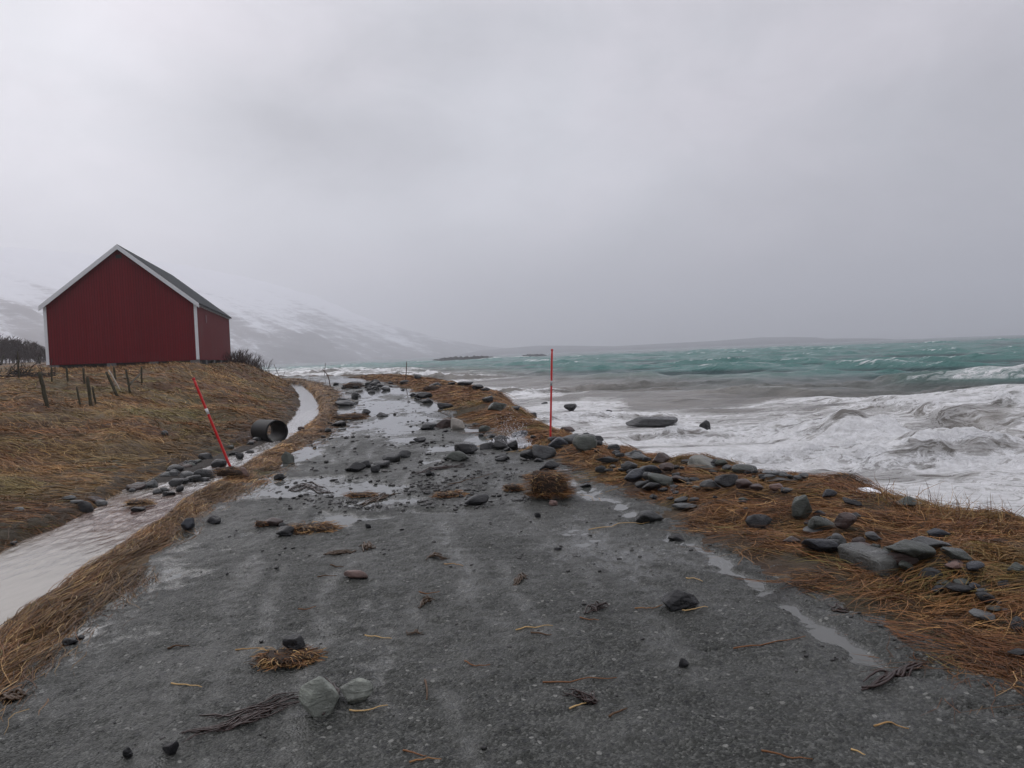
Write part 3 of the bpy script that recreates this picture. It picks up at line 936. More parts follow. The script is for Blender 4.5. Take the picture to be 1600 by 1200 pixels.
# ------------------------------------------------------------------ culvert pipe section
M_PIPE = plain_material('black_plastic_pipe', (.007, .0072, .0075), .55, .4, 6, .22, .15)
e0 = Vector(gy(433, 672.5, 17.2))
axd = (Vector(gy(412, 671, 17.75)) - e0)
axd = axd.normalized()
R_, T_, LEN = .262, .030, .85
bm = bmesh.new()
rings = []
prof = []
for i in range(25):
    s_ = i / 24
    prof.append((s_ * LEN, R_ + .006 * math.sin(s_ * 24 * math.pi)))
prof += [(LEN, R_ - T_)] + [(LEN * (1 - i / 8), R_ - T_) for i in range(1, 9)]
aa = axd.cross(Vector((0, 0, 1))).normalized(); bb = axd.cross(aa)
for (s_, r_) in prof:
    rings.append([bm.verts.new(axd * s_ + (aa * math.cos(2 * math.pi * k / 40) + bb * math.sin(2 * math.pi * k / 40)) * r_) for k in range(40)])
for i in range(len(rings)):
    a_, c_ = rings[i], rings[(i + 1) % len(rings)]
    for k in range(40):
        bm.faces.new((a_[k], a_[(k + 1) % 40], c_[(k + 1) % 40], c_[k]))
pp = bm_obj('culvert_pipe', bm, M_PIPE, smooth=True)
pp.location = e0 - Vector((0, 0, .03))
tag(pp, 'short open black culvert pipe washed up in the ditch', 'pipe')

# ------------------------------------------------------------------ stones
def rock_material():
    mt, t, b = material('wet_stone')
    o = t.obj()
    oi = t.node('ShaderNodeObjectInfo')
    off = t.vmath('ADD', o, t.vmath('SCALE', (13.1, 7.7, 3.3), (0, 0, 0)))
    sc_ = off.node.inputs[1].links[0].from_node
    t.put(sc_.inputs['Scale'], t.math('MULTIPLY', oi.outputs['Random'], 20))
    n = t.noise(off, 7, 7, .65, .3)
    n2 = t.noise(t.mapping(off, rot=(.4, .3, .2), scale=(1, 1, 5)), 6, 6, .6, .8)
    n3 = t.noise(off, 45, 4, .7)
    c = t.mix(t.ramp(n, .3, .7), t.mix(.55, oi.outputs['Color'], (.008, .008, .009)), oi.outputs['Color'])
    c = t.mix(t.math('MULTIPLY', t.ramp(n2, .60, .70), .5), c, t.mix(.35, t.vmath('MULTIPLY', oi.outputs['Color'], (2.2, 2.2, 2.1)), (.14, .14, .13)))
    c = t.mix(t.math('MULTIPLY', n3, .5), c, (.012, .012, .012))
    bset(t, b, color=c, rough=t.ramp(n, .3, .7, .22, .50), spec=.28, normal=t.bump(t.math('ADD', t.math('MULTIPLY', n, 1.2), t.math('ADD', n2, t.math('MULTIPLY', n3, .4))), .75, .022))
    return mt


M_ROCK = rock_material()
_ico = {}
def ico(sub_):
    if sub_ not in _ico:
        bm = bmesh.new(); bmesh.ops.create_icosphere(bm, subdivisions=sub_, radius=1)
        v = np.array([q.co[:] for q in bm.verts]); f_ = np.array([[q.index for q in p.verts] for p in bm.faces])
        bm.free(); _ico[sub_] = (v / np.linalg.norm(v, axis=1)[:, None], f_)
    return _ico[sub_]


def rock_shape(seed, ang, sub_=4):
    """unit stone: cut by random planes (angular) or a lumpy pebble (round)"""
    r_ = np.random.default_rng(seed)
    v, f_ = ico(sub_)
    n_ = 15
    nrm = r_.normal(size=(n_, 3)); nrm /= np.linalg.norm(nrm, axis=1)[:, None]
    cc = r_.uniform(.58, 1.0, n_)
    den = np.maximum(v @ nrm.T, 0) / cc
    pw = 4.5 + 34 * ang ** 2.2                       # low: water-worn, high: broken faces
    rad_ = (np.sum(den ** pw, axis=1) + .82 ** pw) ** (-1 / pw)
    rad_ = rad_ * (1 + .045 * fbm(v[:, 0] * 1.3 + v[:, 2] + seed, v[:, 1] * 1.3 - v[:, 2], 1.6, 4, 3 + seed % 40))
    st_ = np.floor((v[:, 2] + .25 * v[:, 0] + .12 * perlin(v[:, 0] * 2, v[:, 1] * 2, seed % 30)) * 5)
    rad_ = rad_ * (1 + .03 * ang * np.sin(st_ * 12.9 + seed))      # bedding steps
    P = v * rad_[:, None]
    P[:, 2] = np.where(P[:, 2] < 0, P[:, 2] * .8, P[:, 2])
    lo, hi = P.min(0), P.max(0)
    return (P - (lo + hi) / 2) / (hi - lo) * 2, f_


PAL = {'k': (.014, .0145, .016), 'b': (.042, .047, .058), 'g': (.082, .092, .078), 'G': (.28, .30, .26), 'y': (.050, .052, .053), 'r': (.090, .060, .052), 'p': (.24, .24, .21), 'n': (.20, .125, .105), 'w': (.38, .35, .31), 's': (.115, .12, .12)}
_seed = [100]
STONES = []


def stone(px, py, w, h, c, ang, label, group=None, name=None, on=None, tilt=None, deep=None, cat=None, sub_=None, up=0.0):
    _seed[0] += 1
    sd_ = _seed[0]
    r_ = random.Random(sd_)
    if on == 'sea':
        P = gz(px, py, SEA - .0); P[2] -= .06
    elif on == 'ditch':
        P = gz(px, py, WL_DITCH)
    else:
        P = ground(px, py)
        if at(C_RR, P[1]) + .1 < P[0] < at(C_SH, P[1]):
            P[2] += .035                            # rests on the straw
    D = P[1]
    W_, H_ = 1.10 * w * D / F_PX, 1.18 * h * D / F_PX
    view = (CZ - P[2]) / max(D, 1)
    dep = deep * W_ if deep else min(W_ * r_.uniform(.6, .85), H_ * 2.2 + .4 * W_)
    Hz = max(H_ - dep * view * .6, H_ * .6)           # the top face shows too when looked down on
    sink = .18
    V_, f_ = rock_shape(sd_, .18 + .82 * ang, sub_ or (5 if w > 40 else 4 if w > 13 else 3))
    V_ = V_ * np.array([W_ / 2, dep / 2, Hz * (1 + sink) / 2])
    V_[:, 2] += Hz * (1 - sink) / 2
    if tilt:
        a_ = math.radians(tilt); ca_, sa_ = math.cos(a_), math.sin(a_)
        x_, z_ = V_[:, 0].copy(), V_[:, 2] - Hz / 2
        V_[:, 0], V_[:, 2] = x_ * ca_ + z_ * sa_, -x_ * sa_ + z_ * ca_ + Hz / 2
    yaw = r_.uniform(-.35, .35)
    o = mesh_np(name or ('boulder' if W_ > .62 else 'stone'), V_, f_, M_ROCK)
    o.location = (P[0], P[1] + dep * .42, P[2] + up)
    o.rotation_euler = (0, 0, yaw)
    STONES.append((P[0], P[1] + dep * .42, W_ / 2, dep / 2))
    j = r_.uniform(.8, 1.2)
    cc = PAL[c]
    o.color = (cc[0] * j, cc[1] * j, cc[2] * j, 1)
    return tag(o, label, cat or ('boulder' if W_ > .62 else 'stone'), group)

ROCKS = """
449 728 21 20 g .5 0|rounded grey-green stone standing upright at the ditch side of the road||
554 738 31 14 k .6 0|long dark slab, leftmost of the row of rocks across the road|rocks in a row across the road|
569 731 19 11 y .6 0|flat grey rock tucked behind the long dark slab in the road row|rocks in a row across the road|
586 739 14 11 k .8 0|small dark block lying in front of the road row|rocks in a row across the road|
596 732 24 11 y .6 0|low flat dark rock in the middle of the road row|rocks in a row across the road|
611 723 27 14 s .6 0|pale-topped rock, second from the right end of the road row|rocks in a row across the road|
630 716 21 11 y .7 0|grey block at the right end of the road row|rocks in a row across the road|
714 721 36 15 g .5 0|rounded grey-green rock with a dark end, mid road below the jagged rock||
698 720 12 6 k .7 0|small black chip against the rounded grey-green road rock||
727 709 34 16 k .95 0|jagged black rock behind the rounded grey-green road rock||
655 691 20 7 k .7 0|flat dark rock alone on the road left of the white block||
669 672 25 11 y .6 -8|tilted grey flat rock left of the brown block|blocks by the washed-out hole|
692 669 26 13 r .7 0|reddish brown block between the grey rock and the white block|blocks by the washed-out hole|
715 673 24 18 w .75 0|pale whitish square block beside the washed-out hole|blocks by the washed-out hole|
757 676 16 10 g .4 0|round green-grey stone in the puddle by the hole||
526 667 24 8 k .6 -4|thin dark slab on the left road edge||
570 648 15 8 k .8 0|dark lump on the wet left half of the road||
555 652 14 5 y .7 0|low flat stone beside the dark lump on the wet road||
596 651 18 6 k .6 0|flat dark stone in the middle of the wet far road||
537 636 30 9 y .7 0|broad layered slab at the far left road edge||
536 628 20 6 k .7 0|dark slab just behind the broad layered slab||
554 624 10 8 k .8 0|small pointed stone in the far road puddle||
580 615 11 5 k .7 0|little flat stone in the centre of the far road||
669 631 14 8 y .5 0|rounded stone in the white puddle at the far right verge||
660 623 26 9 k .6 4|dark long slab at the far right road edge||
695 639 24 8 k .7 8|tilted dark slab above the washed-out hole||
435 750 16 9 k .7 0|dark stone at the left grass edge below the upright grey-green stone||
670 744 10 9 k .8 0|small dark lump on the road left of the long black stone||
512 676 10 7 y .7 0|small stone at the left road edge above the puddle||
744 790 37 15 k .25 -14|long smooth black stone lying aslant in mid road||
785 721 22 8 k .7 0|flat stone on the road right of the jagged black rock||
783 714 18 5 y .7 0|thin slab just behind the flat stone near the splash||
763 702 25 10 k .6 0|flat black rock left of the splashing water|rocks round the splash at the road edge|
784 703 25 14 k .85 0|angular black rock in front of the splashing water|rocks round the splash at the road edge|
801 704 16 14 k .95 0|pointed black rock right under the splash|rocks round the splash at the road edge|
782 693 27 12 y .6 0|grey rock behind the splashing water|rocks round the splash at the road edge|
812 689 24 14 b .3 0|rounded bluish rock right of the splash|rocks round the splash at the road edge|
766 685 14 6 y .5 0|small round stone in the water left of the splash|rocks round the splash at the road edge|
752 683 9 5 k .5 0|tiny stone in the puddle by the round green-grey stone||
826 718 24 13 k .3 0|dark rounded stone, leftmost of the pile at the foot of the red pole|stones piled at the foot of the red snow pole|
850 718 36 21 y .45 0|big dark grey stone in the pile at the foot of the red pole|stones piled at the foot of the red snow pole|
872 704 30 16 b .3 0|smooth blue-grey stone right of the foot of the red pole|stones piled at the foot of the red snow pole|
868 694 22 8 k .5 0|dark stone directly behind the foot of the red pole|stones piled at the foot of the red snow pole|
894 697 34 14 s .35 0|long rounded grey stone on the bank behind the pole pile||
917 709 32 26 g .4 20|large grey-green egg-shaped stone leaning on the bank right of the red pole||
929 693 28 9 k .4 0|low dark stone between the egg-shaped stone and the foam||
944 693 8 8 k .95 0|small black pointed stone at the foam edge||
971 698 21 14 k .6 0|black stone with foam around it at the water edge||
950 727 34 9 k .6 4|flat black slab on the green grass right of the egg-shaped stone||
859 735 29 14 k .75 0|layered dark rock just behind the large turf clod||
842 722 14 6 k .5 0|flat stone between the pole pile and the layered rock||
824 750 11 7 y .7 0|small stone on the road left of the large turf clod||
915 763 19 8 k .7 0|small dark block in the puddle right of the large turf clod||
865 791 14 9 n .3 0|small pinkish pale stone in front of the large turf clod||
840 809 10 8 k .7 0|small dark pebble in mid road below the pinkish stone||
872 860 12 5 k .7 0|small flat black chip in the middle of the near road||
422 823 30 12 r .4 0|dark oval stone with reddish weed at its end on the left of the road||
443 838 26 14 k .5 0|black wedge stone at the end of the straw bundle||
442 827 14 9 y .5 0|small grey stone tucked behind the black wedge stone||
575 826 9 7 k .8 0|small dark lump in mid road above the weed sprig||
554 906 38 15 n .4 0|flat pinkish brown stone alone on the wet near road||
1065 953 54 29 k .95 0|angular black rock alone on the right half of the near road||
1069 1043 14 14 k .9 0|small black pointed stone below the angular black rock||
459 1026 36 24 k .55 0|black blocky stone sitting on a bundle of brown weed||
497 1121 56 62 G .9 18|large angular grey-green stone with kelp trailing from it||
555 1099 50 37 G .9 0|pale grey-green block beside the kelp-trailing stone||
265 1182 24 25 k .95 30|dark upright shard at the end of the trailing kelp||
197 1187 14 16 k .9 20|small dark shard at the bottom of the road left of the kelp||
105 1009 23 12 k .7 -10|black stone at the edge of the left straw bank||
124 1000 11 7 k .7 0|small black chip beside the black stone at the straw bank||
292 829 18 19 b .5 25|bluish grey stone standing on end at the left straw bank||
331 818 29 12 k .6 0|black flat stone on the road beside the standing bluish stone||
675 744 9 5 k .8 0|tiny dark chip next to the small dark lump on the road||
20 1096 20 8 k .6 0|dark flat stone at the lower left edge of the road||
986 740 23 13 k .4 0|black rounded stone at the top left of the blue-grey stone cluster|stones clustered on the seaward verge|
1015 748 38 16 b .25 6|smooth purple-grey stone in the middle of the verge cluster|stones clustered on the seaward verge|
995 757 32 18 b .3 0|light blue-grey stone at the front left of the verge cluster|stones clustered on the seaward verge|
1013 753 19 10 s .4 0|small pale grey stone between the two blue-grey stones|stones clustered on the seaward verge|
1036 767 40 20 g .3 18|greenish sloping stone at the right of the verge cluster|stones clustered on the seaward verge|
1021 772 29 13 k .5 -5|flat black stone at the front of the verge cluster|stones clustered on the seaward verge|
1035 731 25 17 r .8 10|brownish pointed rock behind the verge cluster||
1043 741 23 12 r .5 0|low brown-grey stone in front of the brownish pointed rock||
1065 760 33 11 r .7 8|flat brown slab half covered by straw right of the cluster||
997 724 36 12 s .4 8|long pale grey stone on the bank edge near the foam||
1008 714 30 9 k .6 0|dark low stone lapped by foam behind the long pale stone||
1075 731 17 8 k .6 0|small dark stone at the foam edge left of the big pale boulder||
1108 741 54 21 p .3 8|big pale boulder with a light patch at the foam edge||
1166 745 43 14 g .5 6|broad low greenish stone at the foam edge right of the pale boulder||
1113 774 31 18 s .75 0|grey angular stone with a flat face, left of the dark wedge||
1139 767 38 21 k .9 14|dark wedge-shaped rock in the middle of the verge||
1165 769 25 14 r .5 0|brown rounded stone right of the dark wedge||
1184 772 20 9 r .6 0|small brown stone right of the brown rounded stone||
1213 748 38 7 s .8 4|thin flat plate of grey slate, upper one of two||
1203 754 24 8 s .4 0|small pale stone under the thin upper slate||
1222 760 45 8 s .8 3|long flat grey slate, lower one of two||
1215 773 21 11 n .5 0|reddish stone below the long lower slate||
1232 776 18 8 y .6 0|grey stone right of the reddish stone||
1066 791 22 8 y .6 0|dark grey stone behind a flat pale plate in the straw||
1072 800 36 8 s .8 0|flat pale plate lying in the straw at mid verge||
1016 818 43 19 y .3 0|large dark speckled stone at the road edge by the puddle||
1061 849 28 12 k .4 8|black flattish stone at the road edge below the speckled stone||
1191 834 39 23 k .5 14|black rounded stone sunk in the green straw||
1257 817 33 34 g .85 18|standing greenish slab with a pointed top||
1284 817 19 12 k .6 20|black stone leaning right behind the standing slab||
1290 837 39 21 g .5 12|pale green rounded stone in front of the standing slab||
1326 833 31 23 r .55 0|brown-grey block streaked with pale lines||
1338 817 18 9 y .5 0|grey stone behind the brown-grey streaked block||
1299 784 25 13 b .4 0|blue-grey stone alone in brown straw behind the standing slab||
1336 795 27 9 k .5 10|flat dark stone right of the lone blue-grey stone||
1427 796 38 14 g .35 0|smooth dark green stone on the crest by the dry stalks||
1288 870 54 21 b .35 10|large dark oval stone with a smooth top, left of the long slab||
1276 840 34 11 s .7 0|flat grey plate between the standing slab and the dark oval stone||
1240 857 26 11 r .5 0|dull brown stone half buried left of the dark oval stone||
1313 859 23 16 s .4 0|greenish grey round stone behind the dark oval stone||
1345 865 26 18 r .6 20|brown leaning slab above the small whitish stone||
1367 870 44 12 r .7 14|long brown slab lying aslant behind the long slab||
1370 852 26 12 y .6 10|grey slab in brown straw above the long brown slab||
1349 880 29 9 p .5 14|small whitish stone above the long slab||
1440 886 78 34 g .8 22|large green rock slab with ridged surface||
1466 868 56 20 s .7 14|broad grey slab behind the large green rock||
1502 884 42 17 g .8 18|dark green ridged rock at the end of the broad grey slab||
1473 851 31 17 b .4 0|blue-grey rounded stone above the broad grey slab||
1413 892 48 21 r .7 8|dark reddish brown rock between the long slab and the green rock||
1420 900 24 12 g .5 22|small pale green stone at the end of the long slab||
1530 902 25 14 b .3 0|blue-grey pebble right of the dark green ridged rock||
1463 915 39 18 y .35 0|dark grey smooth stone below the large green rock||
1498 897 32 12 n .6 0|pinkish grey slab between the green rock and the blue-grey pebble||
1509 926 24 12 g .5 0|small greenish stone above the flat black stone|black stones grouped low on the verge|
1512 937 48 15 k .4 6|flat black stone at the front of the black group|black stones grouped low on the verge|
1527 929 16 9 b .4 0|small bluish stone behind the flat black stone|black stones grouped low on the verge|
1547 951 29 16 k .4 8|rounded black stone at the right end of the black group|black stones grouped low on the verge|
1470 933 21 9 b .5 0|bluish stone half buried left of the black group||
1480 925 22 9 g .6 0|greenish flat stone just above the half buried bluish stone||
1571 930 17 14 y .5 0|dark grey stone beside the straw at the frame edge||
1592 905 26 16 g .4 0|dark greenish stone at the frame edge above the black group||
1544 980 42 14 s .6 16|flat grey stone alone in the near straw||
1594 996 20 20 y .6 0|grey stone cut by the frame edge in the near straw||
1594 1036 24 10 k .6 0|black stone cut by the frame edge near the road corner||
1022 662 82 14 y .7 0|long flat grey boulder awash in the surf||sea
1103 669 16 14 k .9 0|small pointed dark rock sticking out of the surf right of the flat boulder||sea
892 640 20 10 k .9 0|dark triangular rock in the surf behind the red pole||sea
826 618 16 6 y .6 0|low dark rock in the white water left of the red pole||sea
851 630 10 4 y .6 0|tiny rock awash between two surf rocks||sea
762 630 15 8 k .7 0|dark rock at the inner edge of the small cove||
777 646 28 14 g .9 0|pointed greenish rock at the mouth of the small cove||
806 646 14 6 k .6 0|low dark rock right of the pointed greenish rock||
829 653 17 10 y .5 0|round grey rock in the foam of the cove||sea
792 611 7 4 k .7 0|tiny black rock in the far foam||sea
952 642 9 4 k .7 0|tiny black rock in the foam right of the red pole||sea
887 672 22 8 r .6 0|brown low rock in the foam just right of the red pole||sea
919 681 14 8 y .6 0|grey rock in the foam above the egg-shaped stone||sea
675 608 24 8 k .8 0|dark clod of rock on the far right verge||
727 605 23 7 k .7 0|dark rocks edge at the tip of the far verge||
746 609 18 6 k .7 0|dark low rock at the seaward side of the far verge||
758 612 16 5 k .7 0|dark rock at the end of the far verge spit||
652 593 11 6 k .7 0|dark rock beside the thin upright pole on the far verge||
705 603 12 4 k .7 0|small dark rock on the far verge crest||
318 720 20 11 k .7 0|black block at the upper end of the ditch stone pile|stones piled in the ditch|ditch
340 731 24 12 k .35 0|dark rounded stone beside the leaning red pole in the ditch|stones piled in the ditch|ditch
316 749 29 15 y .35 0|large rounded grey stone at the water side of the ditch pile|stones piled in the ditch|ditch
291 747 23 10 s .6 0|flat pale stone in the middle of the ditch pile|stones piled in the ditch|ditch
266 747 19 10 s .5 0|pale grey stone at the top of the ditch pile|stones piled in the ditch|ditch
261 775 19 7 k .4 0|black wet stone at the lower end of the ditch pile|stones piled in the ditch|ditch
279 769 12 9 k .6 0|small black stone beside the running water of the ditch|stones piled in the ditch|ditch
206 767 30 10 r .5 0|dark reddish stone at the left end of the ditch pile|stones piled in the ditch|ditch
232 763 19 12 s .4 0|pale rounded stone behind the running water|stones piled in the ditch|ditch
373 718 13 9 k .5 0|dark stone in the water right of the leaning pole||ditch
363 712 16 6 y .5 0|low grey stone in the water below the culvert pipe||ditch
131 801 21 17 y .4 0|rounded dark grey stone on the ditch shore left of the red water||
155 792 20 10 s .5 0|flat grey stone beside the rounded dark grey shore stone||
145 784 24 8 r .6 0|reddish flat stone behind the rounded shore stone||
116 788 18 6 y .6 0|low stone in the grass left of the reddish flat stone||
102 782 23 7 s .7 0|pale flat stone in the brown grass above the ditch shore||
28 799 19 6 s .7 0|pale flat stone in the brown grass at the far left||
256 681 10 7 s .7 0|small pale stone on the grass slope below the barn||
123 826 13 7 k .7 0|small black stone alone in the calm silty water||
213 800 20 8 y .4 0|grey stone under a straw clump in the red water||ditch
12 866 14 5 k .6 0|black flat stone in the water at the far left shore||
26 862 16 7 r .5 0|brown stone in the water at the far left shore||
18 852 12 5 y .6 0|small grey stone on the far left water edge||
377 746 21 14 n .5 0|brownish boulder stone beside the foot of the leaning pole||
461 676 12 7 k .5 0|dark stone on the water edge right of the culvert pipe||
470 672 10 5 r .5 0|small brown stone on the berm right of the culvert pipe||
468 607 8 4 k .6 0|small dark stone in the far bend of the stream||
388 708 14 5 k .5 0|low black stone in the stream under the culvert mouth||ditch
"""
for line in ROCKS.strip().split("\n"):
    a_, lab, grp, where = line.split('|')
    q = a_.split()
    stone(float(q[0]), float(q[1]), float(q[2]), float(q[3]), q[4], float(q[5]), lab, grp or None, on=where or None, tilt=float(q[6]) or None)
_o = [o for o in COL.objects if o.get("label", "").startswith("black blocky stone")][0]
_o.location.z += .03
# small stones that only repeat each other
def scatter_stones(n, boxes, wr_, cols, label, group, ang=(.4, .9), on=None, hf=(.35, .6), seed=1):
    r_ = random.Random(seed)
    for i in range(n):
        (xa, ya, xb, yb, jit) = boxes[i % len(boxes)]
        q = r_.random()
        px, py = xa + (xb - xa) * q + r_.uniform(-jit, jit) * 1.6, ya + (yb - ya) * q + r_.uniform(-jit, jit)
        w = r_.uniform(*wr_) * (1.0 if r_.random() < .8 else 1.5)
        stone(px, py, w, w * r_.uniform(*hf), r_.choice(cols), r_.uniform(*ang), label, group, on=on, sub_=3, name='stone', cat='stone')


scatter_stones(34, [(515, 606, 650, 600, 3), (530, 603, 640, 612, 2.5), (540, 606, 590, 604, 2)], (5, 13), 'kkky', 'dark stone in the belt of debris lying across the far end of the road', 'stones in the far debris belt', on=None, seed=21, hf=(.3, .5))
scatter_stones(40, [(190, 772, 400, 690, 4), (240, 770, 340, 742, 5), (255, 748, 300, 728, 3)], (8, 17), 'yyskgr', 'small wet stone in the crowded heap beside the running water of the ditch', 'small stones heaped in the ditch', on='ditch', seed=22, hf=(.4, .6))
scatter_stones(40, [(1050, 738, 1265, 757, 5), (905, 700, 1010, 722, 6), (985, 742, 1090, 768, 8)], (7, 17), 'kykysk', 'small dark stone in the rubble along the foam edge of the verge', 'rubble along the foam edge', seed=27, hf=(.4, .6))
scatter_stones(64, [(960, 712, 1180, 742, 6), (1000, 775, 1190, 800, 14), (1230, 830, 1480, 905, 18), (1300, 870, 1590, 960, 16), (900, 720, 1050, 770, 8)], (7, 16), 'ykskyrgb', 'small stone half buried in the matted straw of the seaward verge', 'small stones in the verge straw', seed=23, hf=(.35, .55))
scatter_stones(16, [(760, 700, 880, 712, 5), (740, 678, 830, 690, 4), (690, 672, 740, 668, 4)], (5, 10), 'kyk', 'small wet stone scattered between the white block and the foot of the red pole', 'small stones by the washed-out road edge', seed=24)
scatter_stones(12, [(530, 640, 560, 618, 4), (640, 612, 665, 630, 4), (520, 655, 500, 690, 3)], (4, 9), 'ky', 'small dark stone strewn along an edge of the flooded far road', 'small stones along the flooded far road', seed=25)

# ------------------------------------------------------------------ loose dark clods and grit on the road
def clods(n):
    r_ = np.random.default_rng(77)
    v, f_ = ico(1)
    P, R_ = [], []
    for (xa, ya, xb, yb, k, s0, s1) in ((415, 742, 760, 800, 1300, .008, .036), (640, 690, 830, 790, 700, .008, .036), (300, 790, 1000, 900, 200, .006, .022), (60, 900, 1300, 1190, 150, .004, .013), (0, 980, 1600, 1200, 1800, .002, .0055), (200, 860, 1400, 990, 1300, .002, .007), (480, 620, 700, 740, 420, .02, .06), (950, 780, 1180, 900, 90, .006, .02), (1220, 950, 1420, 1060, 90, .006, .018)):
        for i in range(k):
            px, py = r_.uniform(xa, xb), r_.uniform(ya, yb)
            g = gz(px, py, 0)
            P.append(g); R_.append(s0 + (s1 - s0) * r_.random() ** 2.2)
    P, R_ = np.array(P), np.array(R_)
    ok = r_.random(len(P)) < .25 + 1.1 * sst(-.15, .4, fbm(P[:, 0], P[:, 1], 1.3, 3, 401))
    ok &= (P[:, 0] > at(C_RL, P[:, 1]) + .05) & (P[:, 0] < at(C_RR, P[:, 1]) + .1)
    P, R_ = P[ok], R_[ok]
    P[:, 2] = height(P[:, 0], P[:, 1]) + R_ * .25
    m_ = len(P)
    j = r_.uniform(.6, 1.35, (m_, len(v), 1))
    sc3 = np.stack([r_.uniform(.8, 1.5, m_), r_.uniform(.7, 1.1, m_), r_.uniform(.4, .7, m_)], 1)
    VV = v[None] * j * sc3[:, None] * R_[:, None, None]
    a = r_.uniform(0, 6.28, m_); c_, s_ = np.cos(a)[:, None], np.sin(a)[:, None]
    VX = VV[..., 0] * c_ - VV[..., 1] * s_; VY = VV[..., 0] * s_ + VV[..., 1] * c_
    VV = np.stack([VX, VY, VV[..., 2]], -1) + P[:, None]
    FF = f_[None] + (np.arange(m_) * len(v))[:, None, None]
    cl_ = np.repeat(np.where(R_[:, None] < .008, r_.choice([1.0, 1.6, 2.4, 4.5], (m_, 1)), np.where(r_.random((m_, 1)) < .85, 1.0, 4.0)) * np.array([[.020, .019, .018]]) * r_.uniform(.6, 1.5, (m_, 1)), len(v), 0)
    mt, t, b = material('wet_clods')
    bset(t, b, color=t.attr('Col', 'Color'), rough=.45, normal=t.bump(t.noise(t.pos(), 60, 4, .6), .5, .01))
    o = mesh_np('gravel', VV.reshape(-1, 3), FF.reshape(-1, 3), mt, colors=cl_)
    tag(o, kind='stuff')
clods(1)

# ------------------------------------------------------------------ dead grass, laid flat by the water
def straw_material():
    mt, t, b = material('wet_dead_grass')
    bset(t, b, color=t.attr('Col', 'Color'), rough=.55, spec=.22)
    return mt
M_STRAW = straw_material()
TONES = np.array([[.205, .110, .046], [.145, .066, .028], [.300, .190, .082], [.070, .039, .020], [.40, .285, .140], [.150, .135, .045]]) * np.array([1.04, .98, .88])


def strands(name, P, ang, el, L, W_, col, droop=1.0, conform=True, K=5, curl=.5, seed=0, parent=None):
    r_ = np.random.default_rng(seed)
    n = len(P)
    dx_, dy_ = np.cos(ang), np.sin(ang)
    nx, ny = -dy_, dx_
    kk = r_.normal(0, curl, n)
    k2 = r_.normal(0, curl * .5, n)
    s = np.linspace(0, 1, K)[None]
    along = L[:, None] * s * np.cos(el)[:, None]
    side = L[:, None] * (kk[:, None] * s ** 2 + k2[:, None] * np.sin(s * 5)) * .5
    px_ = P[:, 0:1] + dx_[:, None] * along + nx[:, None] * side
    py_ = P[:, 1:2] + dy_[:, None] * along + ny[:, None] * side
    up_ = L[:, None] * np.sin(el)[:, None] * (s - droop * s ** 2)
    if conform:
        tip = height(px_[:, -1], py_[:, -1])
        zz = P[:, 2:3] + (np.maximum(tip - P[:, 2], -.5 * L))[:, None] * s
    else:
        zz = P[:, 2:3]
    pz_ = zz + up_
    roll = r_.uniform(-.9, .9, n)
    wd = np.stack([nx * np.cos(roll), ny * np.cos(roll), np.sin(roll)], 1)
    tp = np.array([1.0, 1.0, .95, .8, .25]) if K == 5 else np.linspace(1, .3, K)
    C = np.stack([px_, py_, pz_], -1)
    off = wd[:, None] * (W_[:, None] * tp[None])[..., None] * .5
    VV = np.stack([C - off, C + off], 2).reshape(-1, 3)
    base = (np.arange(n) * K * 2)[:, None]
    q = np.arange(K - 1)[None] * 2
    FF = np.stack([base + q, base + q + 1, base + q + 3, base + q + 2], -1).reshape(-1, 4)
    cc = np.repeat(col, K * 2, 0)
    return mesh_np(name, VV, FF, M_STRAW, smooth=True, colors=cc, parent=parent)


def tones(n, r_, wts):
    k = r_.choice(len(TONES), n, p=np.array(wts) / sum(wts))
    return TONES[k] * r_.uniform(.7, 1.3, (n, 1))


